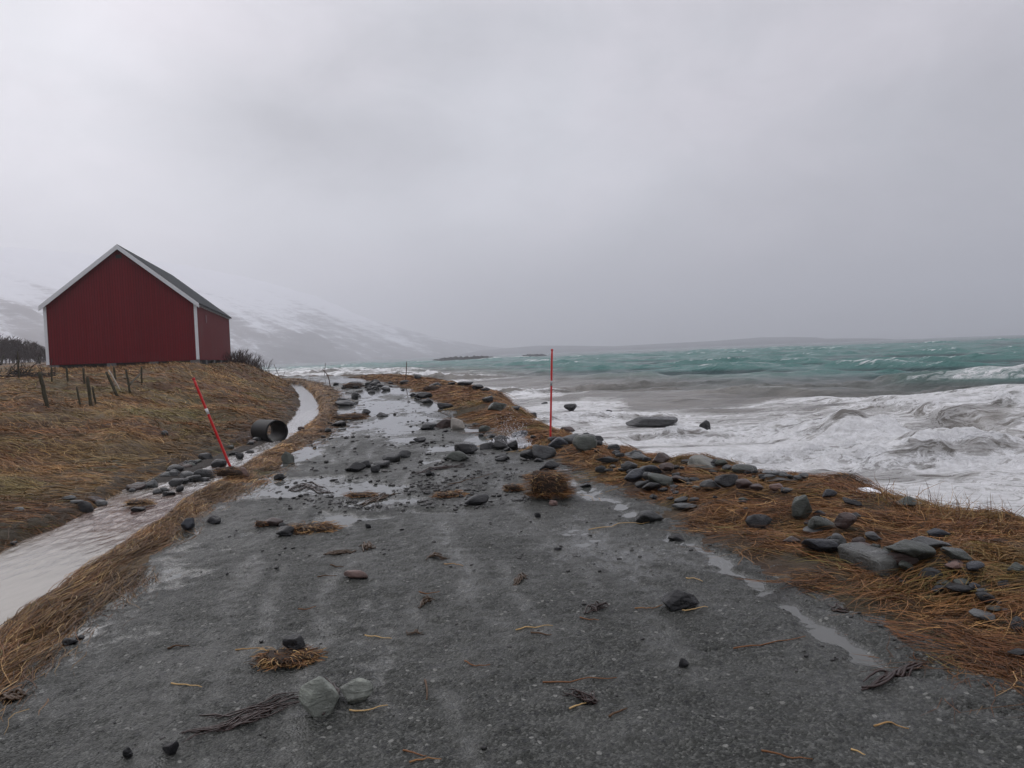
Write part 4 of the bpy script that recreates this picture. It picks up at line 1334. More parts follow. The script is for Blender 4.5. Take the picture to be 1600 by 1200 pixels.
def make_grass():
    r_ = np.random.default_rng(5)
    # seaward verge: sheaves of flattened straw
    SA = np.array([s_ for s_ in STONES if s_[2] > .05])
    def clear(x_, y_, k=.92):
        bad = np.zeros(len(x_), bool)
        for (sx, sy, ra, rb) in SA:
            mk = np.nonzero((np.abs(x_ - sx) < ra) & (np.abs(y_ - sy) < rb))[0]
            if len(mk):
                bad[mk] |= ((x_[mk] - sx) / ra) ** 2 + ((y_[mk] - sy) / rb) ** 2 < k * k
        return ~bad
    nc, m_ = 13500, 9
    y0 = np.exp(r_.uniform(math.log(3.0), math.log(72), nc))
    a, b = at(C_RR, y0), at(C_SH, y0)
    e = np.abs(r_.normal(0, .13, nc)) * (r_.random(nc) < .3)
    x0 = a - e * np.clip(y0 / 8, .6, 2) + (b + .04 - a + e) * r_.random(nc)
    dens = sst(-.18, .22, fbm(x0, y0, 1.5, 3, 301) + .30 * sst(.0, .5, x0 - a) + .14 * (y0 > 14))
    k = (r_.random(nc) < dens) & (np.hypot((x0 - HOLE[0]) / .9, (y0 - HOLE[1]) / 1.5) > 1)
    x0, y0 = x0[k], y0[k]; nc = len(x0)
    ca = math.radians(-20) + 1.7 * fbm(x0, y0, .8, 2, 305) + r_.normal(0, .45, nc) + math.pi * (r_.random(nc) < .25)
    gm = sst(.05, .45, fbm(x0, y0, .75, 3, 307))[:, None]
    gold = sst(.2, .6, fbm(x0, y0, 1.1, 3, 309))[:, None]
    ct = tones(nc, r_, [5, 5, 1.5, 3.5, .4, .3]) * (1 - gold) + tones(nc, r_, [3, 1, 4, 1, 2.2, .4]) * gold
    ct = (ct * (1 - gm * .8) + tones(nc, r_, [1, .2, 1.5, .5, .5, 5]) * gm * .8) * np.array([.95, .87, .80])
    ce = np.abs(r_.normal(.06, .20, nc)); cL = r_.uniform(.14, .46, nc)
    spd = .025 + .004 * y0
    R2 = lambda z_: np.repeat(z_, m_, 0)
    x_ = R2(x0) + r_.normal(0, 1, nc * m_) * R2(spd); y_ = R2(y0) + r_.normal(0, 1, nc * m_) * R2(spd)
    k = clear(x_, y_)
    n = nc * m_
    q = (x_ - at(C_RR, y_)) / np.maximum(at(C_SH, y_) - at(C_RR, y_), .4)
    z_ = height(x_, y_) + np.abs(r_.normal(0, .020, n)) * sst(-.05, .15, q) + R2(np.abs(r_.normal(0, .012, nc)))
    ang = R2(ca) + r_.normal(0, .42, n)
    el = np.clip(R2(ce) + r_.normal(0, .07, n), .01, .9) * sst(-.02, .25, q) + .02
    L = R2(cL) * r_.uniform(.6, 1.2, n) * np.clip(y_ / 12, 1, 1.7)
    W_ = np.maximum(r_.uniform(.0022, .0050, n), .00052 * y_ * r_.uniform(.7, 1.3, n))
    c = R2(ct) * r_.uniform(.65, 1.4, (n, 1)) * np.where(q < .08, .75, 1.0)[:, None]
    tag(strands('dead_grass', np.stack([x_, y_, z_], 1)[k], ang[k], el[k], L[k], W_[k], c[k], curl=.5, seed=1), kind='stuff')
    # the long berm between road and ditch
    n = 60000
    y_ = np.exp(r_.uniform(math.log(3.0), math.log(78), n))
    a, b = at(C_SR, y_), at(C_RL, y_)
    e = np.abs(r_.normal(0, .16, n)) * np.clip(y_ / 9, .7, 2) * (r_.random(n) < .45)
    q = r_.random(n)
    x_ = a - .12 + (b - a + .12 + e) * q
    dens = sst(-.30, .10, fbm(x_, y_, 1.5, 3, 311) + .62 * (1 - sst(.28, .85, q)))
    k = r_.random(n) < dens
    x_, y_, q = x_[k], y_[k], q[k]; n = len(x_)
    tx = (at(C_SR, y_ + .4) - at(C_SR, y_ - .4)) / .8
    ang = np.arctan2(1, tx) + r_.normal(0, .17, n) + .45 * fbm(x_, y_, 1.0, 2, 313) + math.pi - .12
    z_ = height(x_, y_) + np.abs(r_.normal(0, .014, n)) * (1 - sst(.6, 1, q))
    L = r_.uniform(.16, .50, n) * np.clip(y_ / 14, 1, 1.6)
    W_ = np.maximum(r_.uniform(.0024, .005, n), .00055 * y_ * r_.uniform(.7, 1.3, n))
    c = tones(n, r_, [5, 3, 3.2, 2.4, 1.4, .2]) * np.where(q > .7, .75, 1.0)[:, None]
    c = c * (.55 + .75 * sst(-.3, .5, fbm(x_, y_, .9, 3, 317)))[:, None]
    el = np.abs(r_.normal(.03, .07, n)) + .01
    k = clear(x_, y_)
    tag(strands('dead_grass', np.stack([x_, y_, z_], 1)[k], ang[k], el[k], L[k], W_[k], c[k], curl=.22, seed=2), kind='stuff')
    # the slope and the field below the barn: clumps combed by the wind
    nc = 13000
    az_ = r_.uniform(math.radians(-48), math.radians(-9), nc); rad_ = np.exp(r_.uniform(math.log(6), math.log(90), nc))
    cx_, cy_ = rad_ * np.sin(az_), rad_ * np.cos(az_)
    k = cx_ < at(C_SL, cy_) + .1
    cx_, cy_ = cx_[k], cy_[k]; nc = len(cx_)
    m_ = 11
    sp = .10 + .006 * cy_
    x_ = (cx_[:, None] + r_.normal(0, 1, (nc, m_)) * sp[:, None]).ravel(); y_ = (cy_[:, None] + r_.normal(0, 1, (nc, m_)) * sp[:, None]).ravel()
    cl_ang = math.radians(215) + 2.2 * fbm(cx_, cy_, .45, 2, 321) + r_.normal(0, .55, nc)
    ang = np.repeat(cl_ang, m_) + r_.normal(0, .45, nc * m_)
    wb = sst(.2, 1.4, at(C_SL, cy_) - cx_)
    el = np.repeat(np.abs(r_.normal(.50, .28, nc)) * wb + .05, m_) + r_.normal(0, .08, nc * m_)
    L = np.repeat(r_.uniform(.18, .46, nc), m_) * r_.uniform(.6, 1.2, nc * m_)
    W_ = np.maximum(.005, .00062 * np.repeat(cy_, m_)) * r_.uniform(.7, 1.3, nc * m_)
    pa = sst(-.15, .35, fbm(cx_, cy_, .30, 3, 323)); pb = sst(.0, .40, fbm(cx_, cy_, .30, 3, 325)) * (.3 + .7 * wb)
    nn = nc
    base = tones(nn, r_, [4, 5, .6, 3, .2, .3])
    tanc = tones(nn, r_, [3, 1, 4, .8, 1.2, .5])
    olv = np.array([.145, .135, .048]) * r_.uniform(.6, 1.25, (nn, 1))
    cc = base * (1 - pa[:, None] * .8) + tanc * pa[:, None] * .8
    cc = cc * (1 - pb[:, None] * .7) + olv * pb[:, None] * .7
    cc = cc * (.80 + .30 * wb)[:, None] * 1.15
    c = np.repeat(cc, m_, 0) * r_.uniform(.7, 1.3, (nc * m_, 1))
    keep = x_ < at(C_SL, y_) + .2
    # nothing grows inside the barn
    lx = (x_ - BN[0]) * bax[1] - (y_ - BN[1]) * bax[0]; ly = (x_ - BN[0]) * bax[0] + (y_ - BN[1]) * bax[1]
    keep &= ~((lx < .1) & (lx > -BW - .1) & (ly > -.1) & (ly < BL + .1))
    P = np.stack([x_, y_, height(x_, y_)], 1)[keep]
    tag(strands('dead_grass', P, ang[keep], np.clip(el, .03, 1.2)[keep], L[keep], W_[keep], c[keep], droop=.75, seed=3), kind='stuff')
    # longer standing tufts along the barn wall and on the crest right of it
    n = 5200
    tq = r_.random(n)
    px_ = np.where(tq < .6, r_.uniform(60, 370, n), r_.uniform(360, 460, n))
    yy_ = np.where(tq < .6, r_.uniform(34, 44.6, n), r_.uniform(48, 70, n))
    xx_ = np.array([gy(a_, 572, b_)[0] for a_, b_ in zip(px_, yy_)])
    lx = (xx_ - BN[0]) * bax[1] - (yy_ - BN[1]) * bax[0]; ly = (xx_ - BN[0]) * bax[0] + (yy_ - BN[1]) * bax[1]
    k = ~((lx < .1) & (lx > -BW - .1) & (ly > -.12) & (ly < BL + .1)) & (xx_ < at(C_SL, yy_) - .3)
    xx_, yy_ = xx_[k], yy_[k]; n = len(xx_)
    P = np.stack([xx_, yy_, height(xx_, yy_)], 1)
    tag(strands('standing_grass', P, r_.normal(math.radians(190), .6, n), r_.uniform(.5, 1.3, n), r_.uniform(.12, .36, n), np.full(n, .026) * r_.uniform(.6, 1.3, n), tones(n, r_, [4, 3, 3, 1.5, 1, .3]), droop=.3, conform=False, seed=4), kind='stuff')
    # dry stalks on the seaward crest
    n = 620
    px_ = r_.uniform(1365, 1600, n)
    cy2 = np.interp(px_, [1365, 1447, 1534, 1600], [768, 797, 809, 822])
    pts = np.array([ground(a_, b_ + r_.uniform(1, 14)) for a_, b_ in zip(px_[:160], cy2[:160])])
    pts = pts[r_.integers(0, len(pts), n)] + np.c_[r_.normal(0, .12, n), r_.normal(0, .12, n), np.zeros(n)]
    pts[:, 2] = height(pts[:, 0], pts[:, 1]) - .01
    tall = r_.random(n) < .22
    tag(strands('standing_grass', pts, r_.uniform(0, 6.28, n), np.where(tall, r_.uniform(1.0, 1.5, n), r_.uniform(.3, 1.3, n)), np.where(tall, r_.uniform(.18, .38, n), r_.uniform(.08, .2, n)), r_.uniform(.0025, .005, n), tones(n, r_, [3, 2, 4, 1, 2.5, .2]), droop=.25, conform=False, curl=.25, seed=6), kind='stuff')
make_grass()

# ------------------------------------------------------------------ turf clods, kelp, straws on the road
M_TURF = plain_material('peaty_turf', (.034, .022, .015), .8, .5, 30, .3, 1.0)
M_KELP = plain_material('wet_kelp', (.026, .012, .009), .28, .5, 40, .5, .3)
M_KELP2 = plain_material('brown_weed', (.060, .034, .016), .4, .5, 40, .5, .3)


def turf(px, py, w, h, n, label, seed, tall=1.0, cat='turf clod', ton=(5, 5, 2, 3, .6, .1), name='turf_clod', P=None):
    r_ = np.random.default_rng(seed)
    P = ground(px, py) if P is None else P
    W_, H_ = w * P[1] / F_PX, h * P[1] / F_PX
    v, f_ = ico(4)
    rad_ = 1 + .25 * fbm(v[:, 0] * 1.3 + seed, v[:, 1] * 1.3 + v[:, 2], 1.0, 3, seed % 30) + .08 * fbm(v[:, 0] + seed, v[:, 1] + v[:, 2] * .8, 4, 3, 7)
    V_ = np.sign(v) * np.abs(v) ** .72 * rad_[:, None] * np.array([W_ / 2, W_ * .36, H_ * .55])
    V_[:, 2] = np.where(V_[:, 2] < 0, V_[:, 2] * .3, V_[:, 2]) + H_ * .30
    V_[:, 0] += -.22 * W_ * (V_[:, 2] / H_ - .3)
    base = mesh_np(name, V_, f_, M_TURF)
    base.location = (P[0], P[1] + W_ * .30, P[2])
    k = r_.integers(0, len(V_), n)
    p = V_[k] * r_.uniform(.85, 1.03, (n, 1))
    top = v[k]
    ang = np.arctan2(top[:, 1] * .6 - .35, top[:, 0] + .35) + r_.normal(0, .5, n)
    el = np.where(top[:, 2] > .3, r_.uniform(.1, .9, n), r_.uniform(-1.2, .3, n))
    L = r_.uniform(.30, .75, n) * W_ * .62
    tuft = strands('grass_tuft', p, ang, el, L, r_.uniform(.003, .006, n) * max(1, P[1] / 11), tones(n, r_, ton), droop=.9, conform=False, seed=seed)
    V2 = tuft.data
    co = np.empty(len(V2.vertices) * 3, np.float32); V2.vertices.foreach_get('co', co); co = co.reshape(-1, 3)
    co[:, 2] = np.maximum(co[:, 2], .004 + .01 * r_.random(len(co))); V2.vertices.foreach_set('co', co.ravel()); V2.update()
    tuft.parent = base
    return tag(base, label, cat)


turf(860, 782, 58, 50, 1500, 'large torn clod of brown turf standing on the road', 401)
turf(804, 768, 26, 11, 320, 'small flattened turf tuft on the road left of the large clod', 402)
turf(542, 656, 44, 9, 400, 'low rust-brown turf mat lying across the left half of the far road', 403)
turf(703, 777, 40, 5, 320, 'flat smear of reddish turf in the clod-strewn middle of the road', 404)
turf(562, 777, 40, 5, 260, 'flat smear of rusty weed on the wet left half of the road', 405)
turf(552, 607, 26, 9, 240, 'dark turf heap in the far debris belt', 406, ton=(1, 3, .3, 5, 0, .1))
turf(675, 612, 26, 10, 240, 'dark turf clod on the far seaward verge', 407, ton=(1, 3, .3, 5, 0, .1))
turf(356, 750, 40, 20, 420, 'earth clod torn up round the foot of the leaning pole', 408, ton=(2, 3, 1, 5, .2, 0), P=gz(356, 748, .02))
turf(214, 791, 34, 9, 420, 'tawny straw clump stranded in the red water of the ditch', 409, ton=(4, 1, 5, 1, 2, 0), cat='straw clump', name='straw_clump', P=gz(214, 791, WL_DITCH + .02))
turf(444, 1040, 74, 13, 520, 'bundle of brown weed and straw under the black blocky stone', 410, ton=(2, 2, 3, 5, 1, 0), cat='weed bundle', name='weed_bundle')
turf(486, 832, 60, 10, 420, 'straw bundle trailing right of the black wedge stone', 411, ton=(3, 2, 4, 3, 1, 0), cat='straw bundle', name='straw_bundle')
turf(407, 824, 16, 10, 160, 'reddish weed wrapped round the end of the dark oval stone', 412, ton=(1, 5, .3, 3, 0, 0), cat='weed bundle', name='weed_bundle')


def weed(pix, n, r, mat, label, seed, spread=8, cat='seaweed', name='seaweed', lift=.01):
    """a bundle of bending strands along a line on the road"""
    r_ = random.Random(seed)
    base = gz(*pix[0])
    bm = bmesh.new()
    for k in range(n):
        pts = []
        jx, jy = r_.uniform(-spread, spread), r_.uniform(-spread, spread) * .5
        q0, q1 = (0, 1) if k == 0 else sorted((r_.uniform(-.1, .5), r_.uniform(.55, 1.08)))
        m_ = 14
        f1, f2, h1, h2 = r_.uniform(3, 13), r_.uniform(3, 13), r_.uniform(0, 6), r_.uniform(0, 6)
        l0 = abs(r_.gauss(0, lift))
        for i in range(m_):
            q = q0 + (q1 - q0) * i / (m_ - 1)
            u = min(max(q, 0), 1) * (len(pix) - 1)
            i0 = min(int(u), len(pix) - 2); fr = u - i0
            px = pix[i0][0] + (pix[i0 + 1][0] - pix[i0][0]) * fr + jx * (1 - .6 * q) + math.sin(q * f1 + h1) * spread * .5
            py = pix[i0][1] + (pix[i0 + 1][1] - pix[i0][1]) * fr + jy * (1 - .6 * q) + math.sin(q * f2 + h2) * spread * .4
            g = gz(px, py)
            hz = float(height(g[0], g[1])[0])
            g[2] = max(hz, WL_ROAD) + r * .7 + l0 * math.sin(math.pi * i / (m_ - 1)) ** 2 + (lift * .6 * (k % 3) / 2)
            pts.append(g - base)
        rad_ = r * r_.uniform(.55, 1.1)
        tube(bm, pts, [rad_ * (.5 + .6 * math.sin(math.pi * (i + .8) / (m_ + .6))) for i in range(m_)], 5)
    o = bm_obj(name, bm, mat, smooth=True)
    o.location = base
    return tag(o, label, cat)


weed([(478, 1092), (440, 1108), (390, 1128), (340, 1146), (286, 1164)], 18, .0045, M_KELP, 'long dark red kelp trailing from the large angular stone', 501, 12)
weed([(470, 1085), (420, 1104), (360, 1126), (318, 1130)], 8, .0038, M_KELP, 'thin black kelp stems spread above the long red kelp', 502, 8)
weed([(512, 1060), (527, 1080), (524, 1105), (505, 1122)], 5, .007, M_KELP, 'dark kelp stem curled round the right side of the large angular stone', 503, 4, lift=.015)
weed([(1342, 1078), (1375, 1068), (1410, 1052), (1446, 1041)], 10, .007, M_KELP, 'dark kelp lying at the right road edge by the near puddle', 504, 10)
weed([(1300, 953), (1325, 958)], 4, .006, M_KELP, 'short dark kelp at the straw edge above the near puddle', 505, 5)
weed([(505, 867), (530, 865), (555, 861)], 8, .007, M_KELP2, 'thin dark weed sprig trailing left in mid road', 506, 3)
weed([(565, 861), (575, 855), (584, 858)], 14, .008, M_KELP2, 'brown weed knot at the end of the thin dark sprig', 507, 6, lift=.02)
weed([(656, 948), (662, 943), (676, 940)], 9, .006, M_KELP2, 'small brown weed knot right of the pinkish brown flat stone', 508, 5, lift=.02)
weed([(636, 990), (648, 992), (662, 987)], 6, .004, M_KELP2, 'sprig of dark straw in the middle of the near road', 509, 5)
weed([(805, 917), (813, 911), (822, 907)], 10, .005, M_KELP2, 'golden brown weed tuft in mid road', 510, 5, lift=.015)
weed([(920, 962), (935, 955), (950, 950)], 12, .005, M_KELP, 'dark feathery weed left of the angular black rock', 511, 8, lift=.02)
weed([(888, 1090), (912, 1096), (930, 1106), (926, 1090)], 9, .005, M_KELP, 'dark weed tuft with a golden straw in the near road', 512, 7, lift=.015)
weed([(0, 1092), (20, 1090), (40, 1084)], 10, .008, M_KELP2, 'brown weed at the lower left road edge', 513, 6, lift=.02)
weed([(455, 762), (480, 758), (520, 768)], 9, .009, M_KELP, 'dark weed strands on the wet belt left of the road middle', 514, 8)
weed([(560, 790), (590, 778), (620, 770)], 8, .008, M_KELP2, 'long brown stems slanting over the clod-strewn road', 515, 4)
weed([(640, 742), (680, 736), (724, 730)], 5, .010, M_KELP, 'dark stems lying below the rounded grey-green road rock', 516, 4)
weed([(660, 875), (680, 873), (700, 875)], 7, .006, M_KELP2, 'reddish straw wisp in the middle of the road', 517, 5)

STRAWS = [((806, 990), (838, 986), (864, 983), 4, 'bold golden straw in the centre of the near road'), ((830, 996), (846, 999), (862, 1000), 3, 'dark twig just below the bold golden straw'),
          ((906, 970), (921, 972), (936, 973), 1, 'brown straw left below the angular black rock'), ((1066, 957), (1086, 956), (1106, 953), 4, 'golden straw in front of the angular black rock'),
          ((992, 954), (1015, 952), (1036, 949), 0, 'thin stalk pointing at the left side of the angular black rock'), ((890, 1112), (910, 1104), (928, 1096), 4, 'golden straw caught in the dark weed tuft'),
          ((848, 1071), (905, 1070), (964, 1066), 1, 'very long thin brown stalk above the dark weed tuft'), ((952, 1126), (966, 1119), (980, 1112), 3, 'thick dark twig right of the dark weed tuft'),
          ((726, 1040), (742, 1046), (766, 1045), 1, 'bent brown twig left of centre on the near road'), ((664, 1068), (669, 1080), (667, 1096), 3, 'dark curved twig standing lengthwise on the near road'),
          ((630, 1174), (648, 1180), (666, 1186), 1, 'reddish twig at the bottom edge of the road'), ((640, 1196), (660, 1190), (690, 1193), 0, 'tawny stalk at the very bottom of the road'),
          ((1072, 903), (1084, 905), (1098, 909), 4, 'pale straw above the angular black rock'), ((694, 886), (709, 887), (724, 889), 2, 'golden straw behind the pinkish brown flat stone'),
          ((1146, 1019), (1200, 1012), (1259, 1000), 1, 'long thin brown twig beside the near puddle'), ((268, 1076), (290, 1078), (316, 1083), 4, 'pale straw on the empty left of the near road'),
          ((262, 1014), (280, 1012), (296, 1009), 3, 'dark twig on the left of the road above the pale straw'), ((570, 993), (590, 994), (612, 997), 4, 'golden straw right of the weed bundle'),
          ((546, 1113), (576, 1108), (606, 1102), 4, 'pale straw below the pale grey-green block'), ((368, 1019), (392, 1019), (414, 1018), 2, 'thin stalk pointing left from the weed bundle'),
          ((466, 956), (478, 955), (494, 951), 1, 'curved brown stalk left of the pinkish brown flat stone'), ((516, 886), (526, 887), (537, 886), 3, 'short dark twig above the pinkish brown flat stone'),
          ((496, 904), (506, 901), (526, 902), 3, 'bent dark twig left of the pinkish brown flat stone'), ((1366, 1136), (1394, 1128), (1420, 1140), 2, 'bent golden straw in the lower right of the road'),
          ((920, 827), (965, 818), (1015, 816), 4, 'long golden reed pointing at the dark speckled stone'), ((1330, 1172), (1340, 1176), (1352, 1181), 4, 'short pale straw at the lower right'),
          ((1190, 1182), (1230, 1188), (1270, 1188), 1, 'dark thin stalk at the bottom right of the road'), ((655, 930), (670, 932), (687, 930), 1, 'brown stem above the small brown weed knot'),
          ((700, 760), (740, 752), (770, 742), 3, 'dark stem on the road below the flat stone by the splash')]
MS = [plain_material('straw_tone', tuple(c * 1.15), .5, .3, 30, .3, .1) for c in TONES]
for i, (a, m1, b, tn, lab) in enumerate(STRAWS):
    pts = []
    base = gz(*m1)
    wv = random.Random(i + 40)
    k1, k2 = wv.uniform(-.5, .5), wv.uniform(-.35, .35)
    for q in np.linspace(0, 1, 9):
        px = (1 - q) ** 2 * a[0] + 2 * q * (1 - q) * m1[0] + q * q * b[0]; py = (1 - q) ** 2 * a[1] + 2 * q * (1 - q) * m1[1] + q * q * b[1]
        g = gz(px, py); g[2] = max(float(height(g[0], g[1])[0]), WL_ROAD) + .005 + .005 * math.sin(q * 3 + i)**2
        pts.append(g - base)
    bm = bmesh.new(); tube(bm, pts, [.0042 * (1.1 - .6 * q) * (1.35 if tn == 3 else 1) for q in np.linspace(0, 1, 9)], 5)
    o = bm_obj('twig' if tn == 3 else 'straw', bm, MS[tn], smooth=True); o.location = base
    tag(o, lab, 'twig' if tn == 3 else 'straw', 'straws and twigs strewn on the road')

# a flat white slab in the straw by the surf
P = ground(1360, 776)
V_, f_ = rock_shape(903, .8, 3)
o = mesh_np('slab', V_ * np.array([.135, .08, .018]), f_, plain_material('bright_white_slab', (.75, .77, .80), .5, .1, 6)); o.location = (P[0], P[1] + .05, P[2] + .05); o.rotation_euler = (.22, .05, .1)
tag(o, 'flat bright white slab lying on the brown straw by the surf', 'slab')

# the long stone slab in the verge: a real bar with a broken end
def long_slab():
    a, b = ground(1330, 880), ground(1408, 918)
    d_ = np.array(b) - np.array(a); L = np.linalg.norm(d_[:2]) * .92
    v, f_ = ico(5)
    s_ = np.sign(v) * np.abs(v) ** .38
    P_ = s_ * np.array([L / 2, .085, .080])
    P_ *= (1 + .09 * fbm(v[:, 0] * 2 + 5, v[:, 1] * 2 + v[:, 2], 1.2, 4, 9))[:, None]
    P_[:, 2] *= np.where(P_[:, 0] > 0, 1.0, .8)
    P_[:, 2] += .03
    o = mesh_np('stone_slab', P_, f_, M_ROCK)
    o.location = ((a[0] + b[0]) / 2, (a[1] + b[1]) / 2 + .10, (a[2] + b[2]) / 2 + .05)
    o.rotation_euler = (.12, .0, math.atan2(d_[1], d_[0]))
    o.color = (.125, .128, .118, 1)
    tag(o, 'long grey-green stone slab with a broken dark end on the verge', 'stone slab')
long_slab()

# ------------------------------------------------------------------ bare trees, shrub, brush
M_BARK = plain_material('birch_bark', (.075, .062, .058), .8, .4, 6, .2, .4)
M_TWIGS = plain_material('bare_twigs', (.060, .045, .042), .8, .3, 6, .2, .1)


def bare_tree(seed, H_=6.0, thick=.03, levels=4, spread=.55):
    r_ = random.Random(seed)
    bt, bc = bmesh.new(), bmesh.new()
    def grow(bm, p, d_, L, r, lev):
        n = 4
        pts, rad_ = [p], [r]
        for i in range(n):
            d_ = (d_ + Vector((r_.gauss(0, .12), r_.gauss(0, .12), r_.gauss(.06, .08)))).normalized()
            p = p + d_ * (L / n); pts.append(p); rad_.append(max(r * (1 - .75 * (i + 1) / n), thick * .35))
        tube(bm, pts, rad_, 4 if lev else 6, cap=False)
        if lev >= levels:
            return
        k = (9 if lev == 0 else 5)
        for i in range(k):
            q = r_.uniform(.08 if lev == 0 else .2, 1.0)
            j = min(int(q * n), n - 1)
            pp = pts[j].lerp(pts[j + 1], q * n - j)
            a = r_.uniform(0, 6.28)
            nd = (d_ * 1.0 + Vector((math.cos(a), math.sin(a), .25)) * spread * 1.6).normalized()
            grow(bc, pp, nd, L * r_.uniform(.38, .6), max(rad_[j] * .5, thick * .45), lev + 1)
    grow(bt, Vector((0, 0, -.1)), Vector((r_.gauss(0, .06), r_.gauss(0, .06), 1)), H_ * .85, H_ * .016, 0)
    return bt, bc


protos = []
for sd_ in (1, 2, 3):
    root = empty('birch_tree', (0, 0, 0))
    bt, bc = bare_tree(600 + sd_, 6.2, .095, 3)
    bm_obj('trunk', bt, M_BARK, root); bm_obj('crown', bc, M_TWIGS, root)
    protos.append(root)
tr = random.Random(9)
used = set()
for i in range(110):
    px = -70 + i * 1.38 + tr.uniform(-3, 3)
    Y_ = tr.uniform(108, 150)
    g = gy(px, 570, Y_); g[2] = float(height(g[0], g[1])[0])
    pr = protos[i % 3]
    if i < 3:
        r = pr
    else:
        r = pr.copy(); COL.objects.link(r)
        for ch in list(pr.children):
            c = ch.copy(); COL.objects.link(c); c.parent = r
    r.location = g
    g[2] -= .6
    hgt = np.interp(px, [-60, 0, 15, 40, 80], [3.9, 3.5, 3.2, 2.5, 2.2]) / 6.2 * tr.uniform(.85, 1.15)
    r.scale = (hgt * 1.25, hgt * 1.25, hgt); r.rotation_euler = (0, 0, tr.uniform(0, 6))
    tag(r, 'bare dark birch in the wood behind the field beside the barn', 'tree', 'bare birches behind the field')


def twig_bush(name, px, py, Y_, n, hgt, width, label, cat, mat, seed, flat=False):
    r_ = random.Random(seed)
    g = gy(px, py, Y_) if Y_ else ground(px, py)
    g[2] = float(height(g[0], g[1])[0])
    bm = bmesh.new()
    for i in range(n):
        p = Vector((r_.gauss(0, width * .42), r_.gauss(0, width * .3), -.05))
        p.z += float(height(g[0] + p.x, g[1] + p.y)[0]) - g[2]
        d_ = Vector((r_.gauss(.15, .28), r_.gauss(0, .25), 1)) if not flat else Vector((r_.gauss(0, 1), r_.gauss(0, .7), r_.uniform(.1, .6)))
        d_.normalize(); L = hgt * r_.uniform(.4, 1.1)
        pts = [p]
        for k in range(4):
            d_ = (d_ + Vector((r_.gauss(0, .12), r_.gauss(0, .12), -.15 if flat else .02))).normalized(); pts.append(pts[-1] + d_ * L / 4)
        tube(bm, pts, [.016, .015, .013, .010, .006], 4, cap=False)
        for k in range(3):
            q = pts[r_.choice((1, 2, 3))]; d2 = (d_ + Vector((r_.gauss(0, .5), r_.gauss(0, .5), .1))).normalized()
            tube(bm, [q, q + d2 * L * .18, q + d2 * L * .34 + Vector((0, 0, .04))], [.010, .009, .005], 4, cap=False)
    o = bm_obj(name, bm, mat); o.location = g
    return tag(o, label, cat)


M_BUSH = plain_material('bush_twigs', (.055, .036, .030), .8, .3, 6, .2, .1)
twig_bush('bush', 384, 573, 60, 170, 1.15, 2.0, 'bare twiggy bush on the bank at the right end of the barn', 'bush', M_BUSH, 71)
twig_bush('bush', 371, 566, 57, 60, 1.1, .9, 'narrow bare bush close against the barn far corner', 'bush', M_BUSH, 72)
twig_bush('brush_pile', 22, 584, 0, 260, .9, 2.6, 'low dark pile of brush on the field left of the barn', 'brush pile', M_DARK, 73, True)
twig_bush('brush_pile', 50, 587, 0, 90, .6, 1.0, 'small dark brush heap in front of the barn left corner', 'brush pile', M_DARK, 74, True)

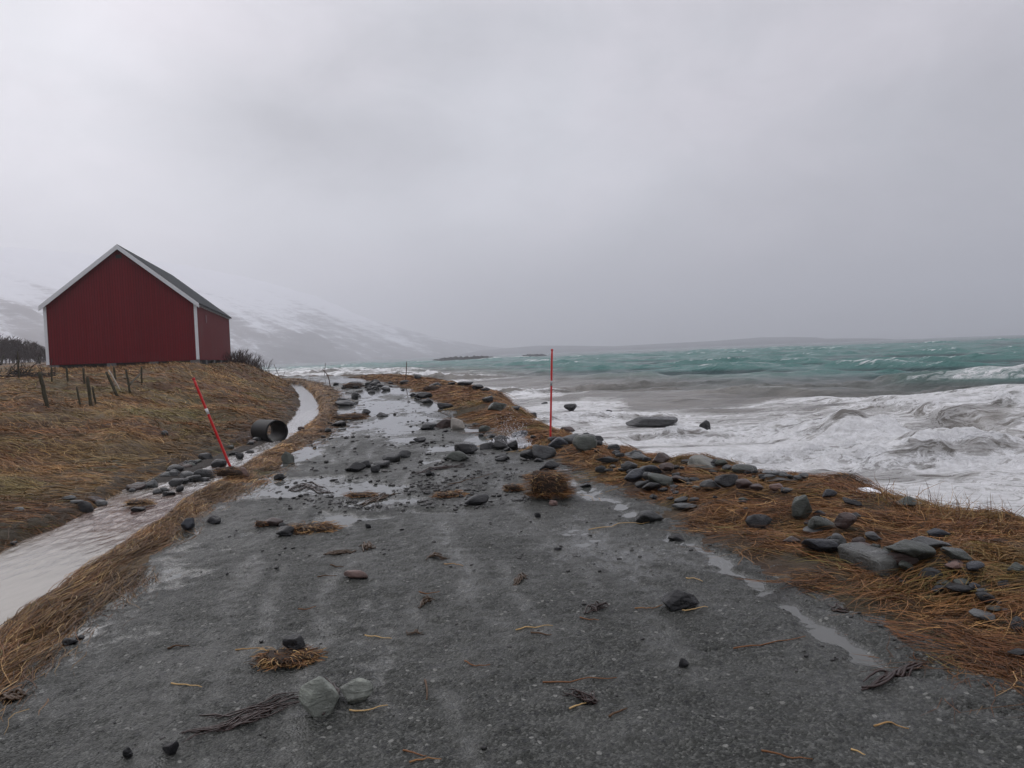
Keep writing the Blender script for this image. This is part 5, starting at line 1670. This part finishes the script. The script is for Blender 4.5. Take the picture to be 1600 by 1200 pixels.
# ------------------------------------------------------------------ low islets out in the sound
def islet(px0, px1, py, hpx, Y_, label, seed):
    a, b = gy(px0, py, Y_), gy(px1, py, Y_)
    W_ = b[0] - a[0]; H_ = hpx * Y_ / F_PX
    u = np.linspace(-1, 1, 70); v = np.linspace(-1, 1, 16)
    U, Vv = np.meshgrid(u, v, indexing='ij')
    e = np.clip(1 - np.abs(U) ** 3.5, 0, 1) * np.clip(1 - Vv ** 2, 0, 1)
    z = (H_ + .5) * e ** .55 * (.85 + .5 * fbm(U * 6 + seed, Vv * 2, 1.0, 4, seed)) - .6
    P = np.stack([(a[0] + b[0]) / 2 + U * W_ / 2, Y_ + Vv * W_ * .22, SEA + z], -1).reshape(-1, 3)
    o = mesh_np('islet', P, grid_faces(70, 16)[:, ::-1], M_ISL)
    return tag(o, label, 'islet')
M_ISL = plain_material('dark_shore_rock', (.030, .030, .030), .8, .5, .6, .2, .5)
islet(670, 782, 559, 7, 360, 'long low dark islet off the foot of the mountain', 5)
islet(812, 856, 555.5, 4, 520, 'short faint islet right of the long low one', 8)

# ------------------------------------------------------------------ water flying over the road edge
def splash(px, py, n, hpx, wpx, seed, label):
    r_ = np.random.default_rng(seed)
    P = ground(px, py)
    s_ = P[1] / F_PX
    v, f_ = ico(1)
    c = np.c_[r_.normal(0, wpx * s_ * .32, n), r_.normal(0, wpx * s_ * .25, n), np.abs(r_.normal(0, 1, n)) ** 1.3 * hpx * s_ * .40]
    rad_ = r_.uniform(.0012, .0045, n) * (1 + 3.0 * (c[:, 2] < .05))
    st = np.c_[np.ones(n), np.ones(n), r_.uniform(1.0, 2.6, n)]
    VV = v[None] * (rad_[:, None] * st)[:, None] * r_.uniform(.7, 1.3, (n, len(v), 1)) + c[:, None]
    FF = f_[None] + (np.arange(n) * len(v))[:, None, None]
    mt, t, b = material('flying_water')
    bset(t, b, color=(.72, .73, .75), rough=.35, ior=1.33)
    o = mesh_np('splash_water', VV.reshape(-1, 3), FF.reshape(-1, 3), mt); o.location = P
    return tag(o, label, 'splash', kind='stuff')
splash(812, 700, 2600, 24, 24, 3, 'white water splashing between the rocks at the road edge')
splash(795, 690, 900, 40, 34, 4, 'drops of water thrown up over the rocks at the road edge')
# ------------------------------------------------------------------ haze of driven snow and spray
bm = bmesh.new(); box(bm, (-5200, -1800, -9), (4200, 5800, 400))
mt = bpy.data.materials.new('squall_haze'); mt.use_nodes = True
t = NT(mt.node_tree)
mt.node_tree.nodes.remove(mt.node_tree.nodes['Principled BSDF'])
pv = t.node('ShaderNodeVolumePrincipled')
pv.inputs['Color'].default_value = (.91, .925, .975, 1)
pv.inputs['Density'].default_value = .00058
pv.inputs['Anisotropy'].default_value = 0.55
t.l.new(pv.outputs[0], mt.node_tree.nodes['Material Output'].inputs['Volume'])
tag(bm_obj('haze', bm, mt), kind='stuff')
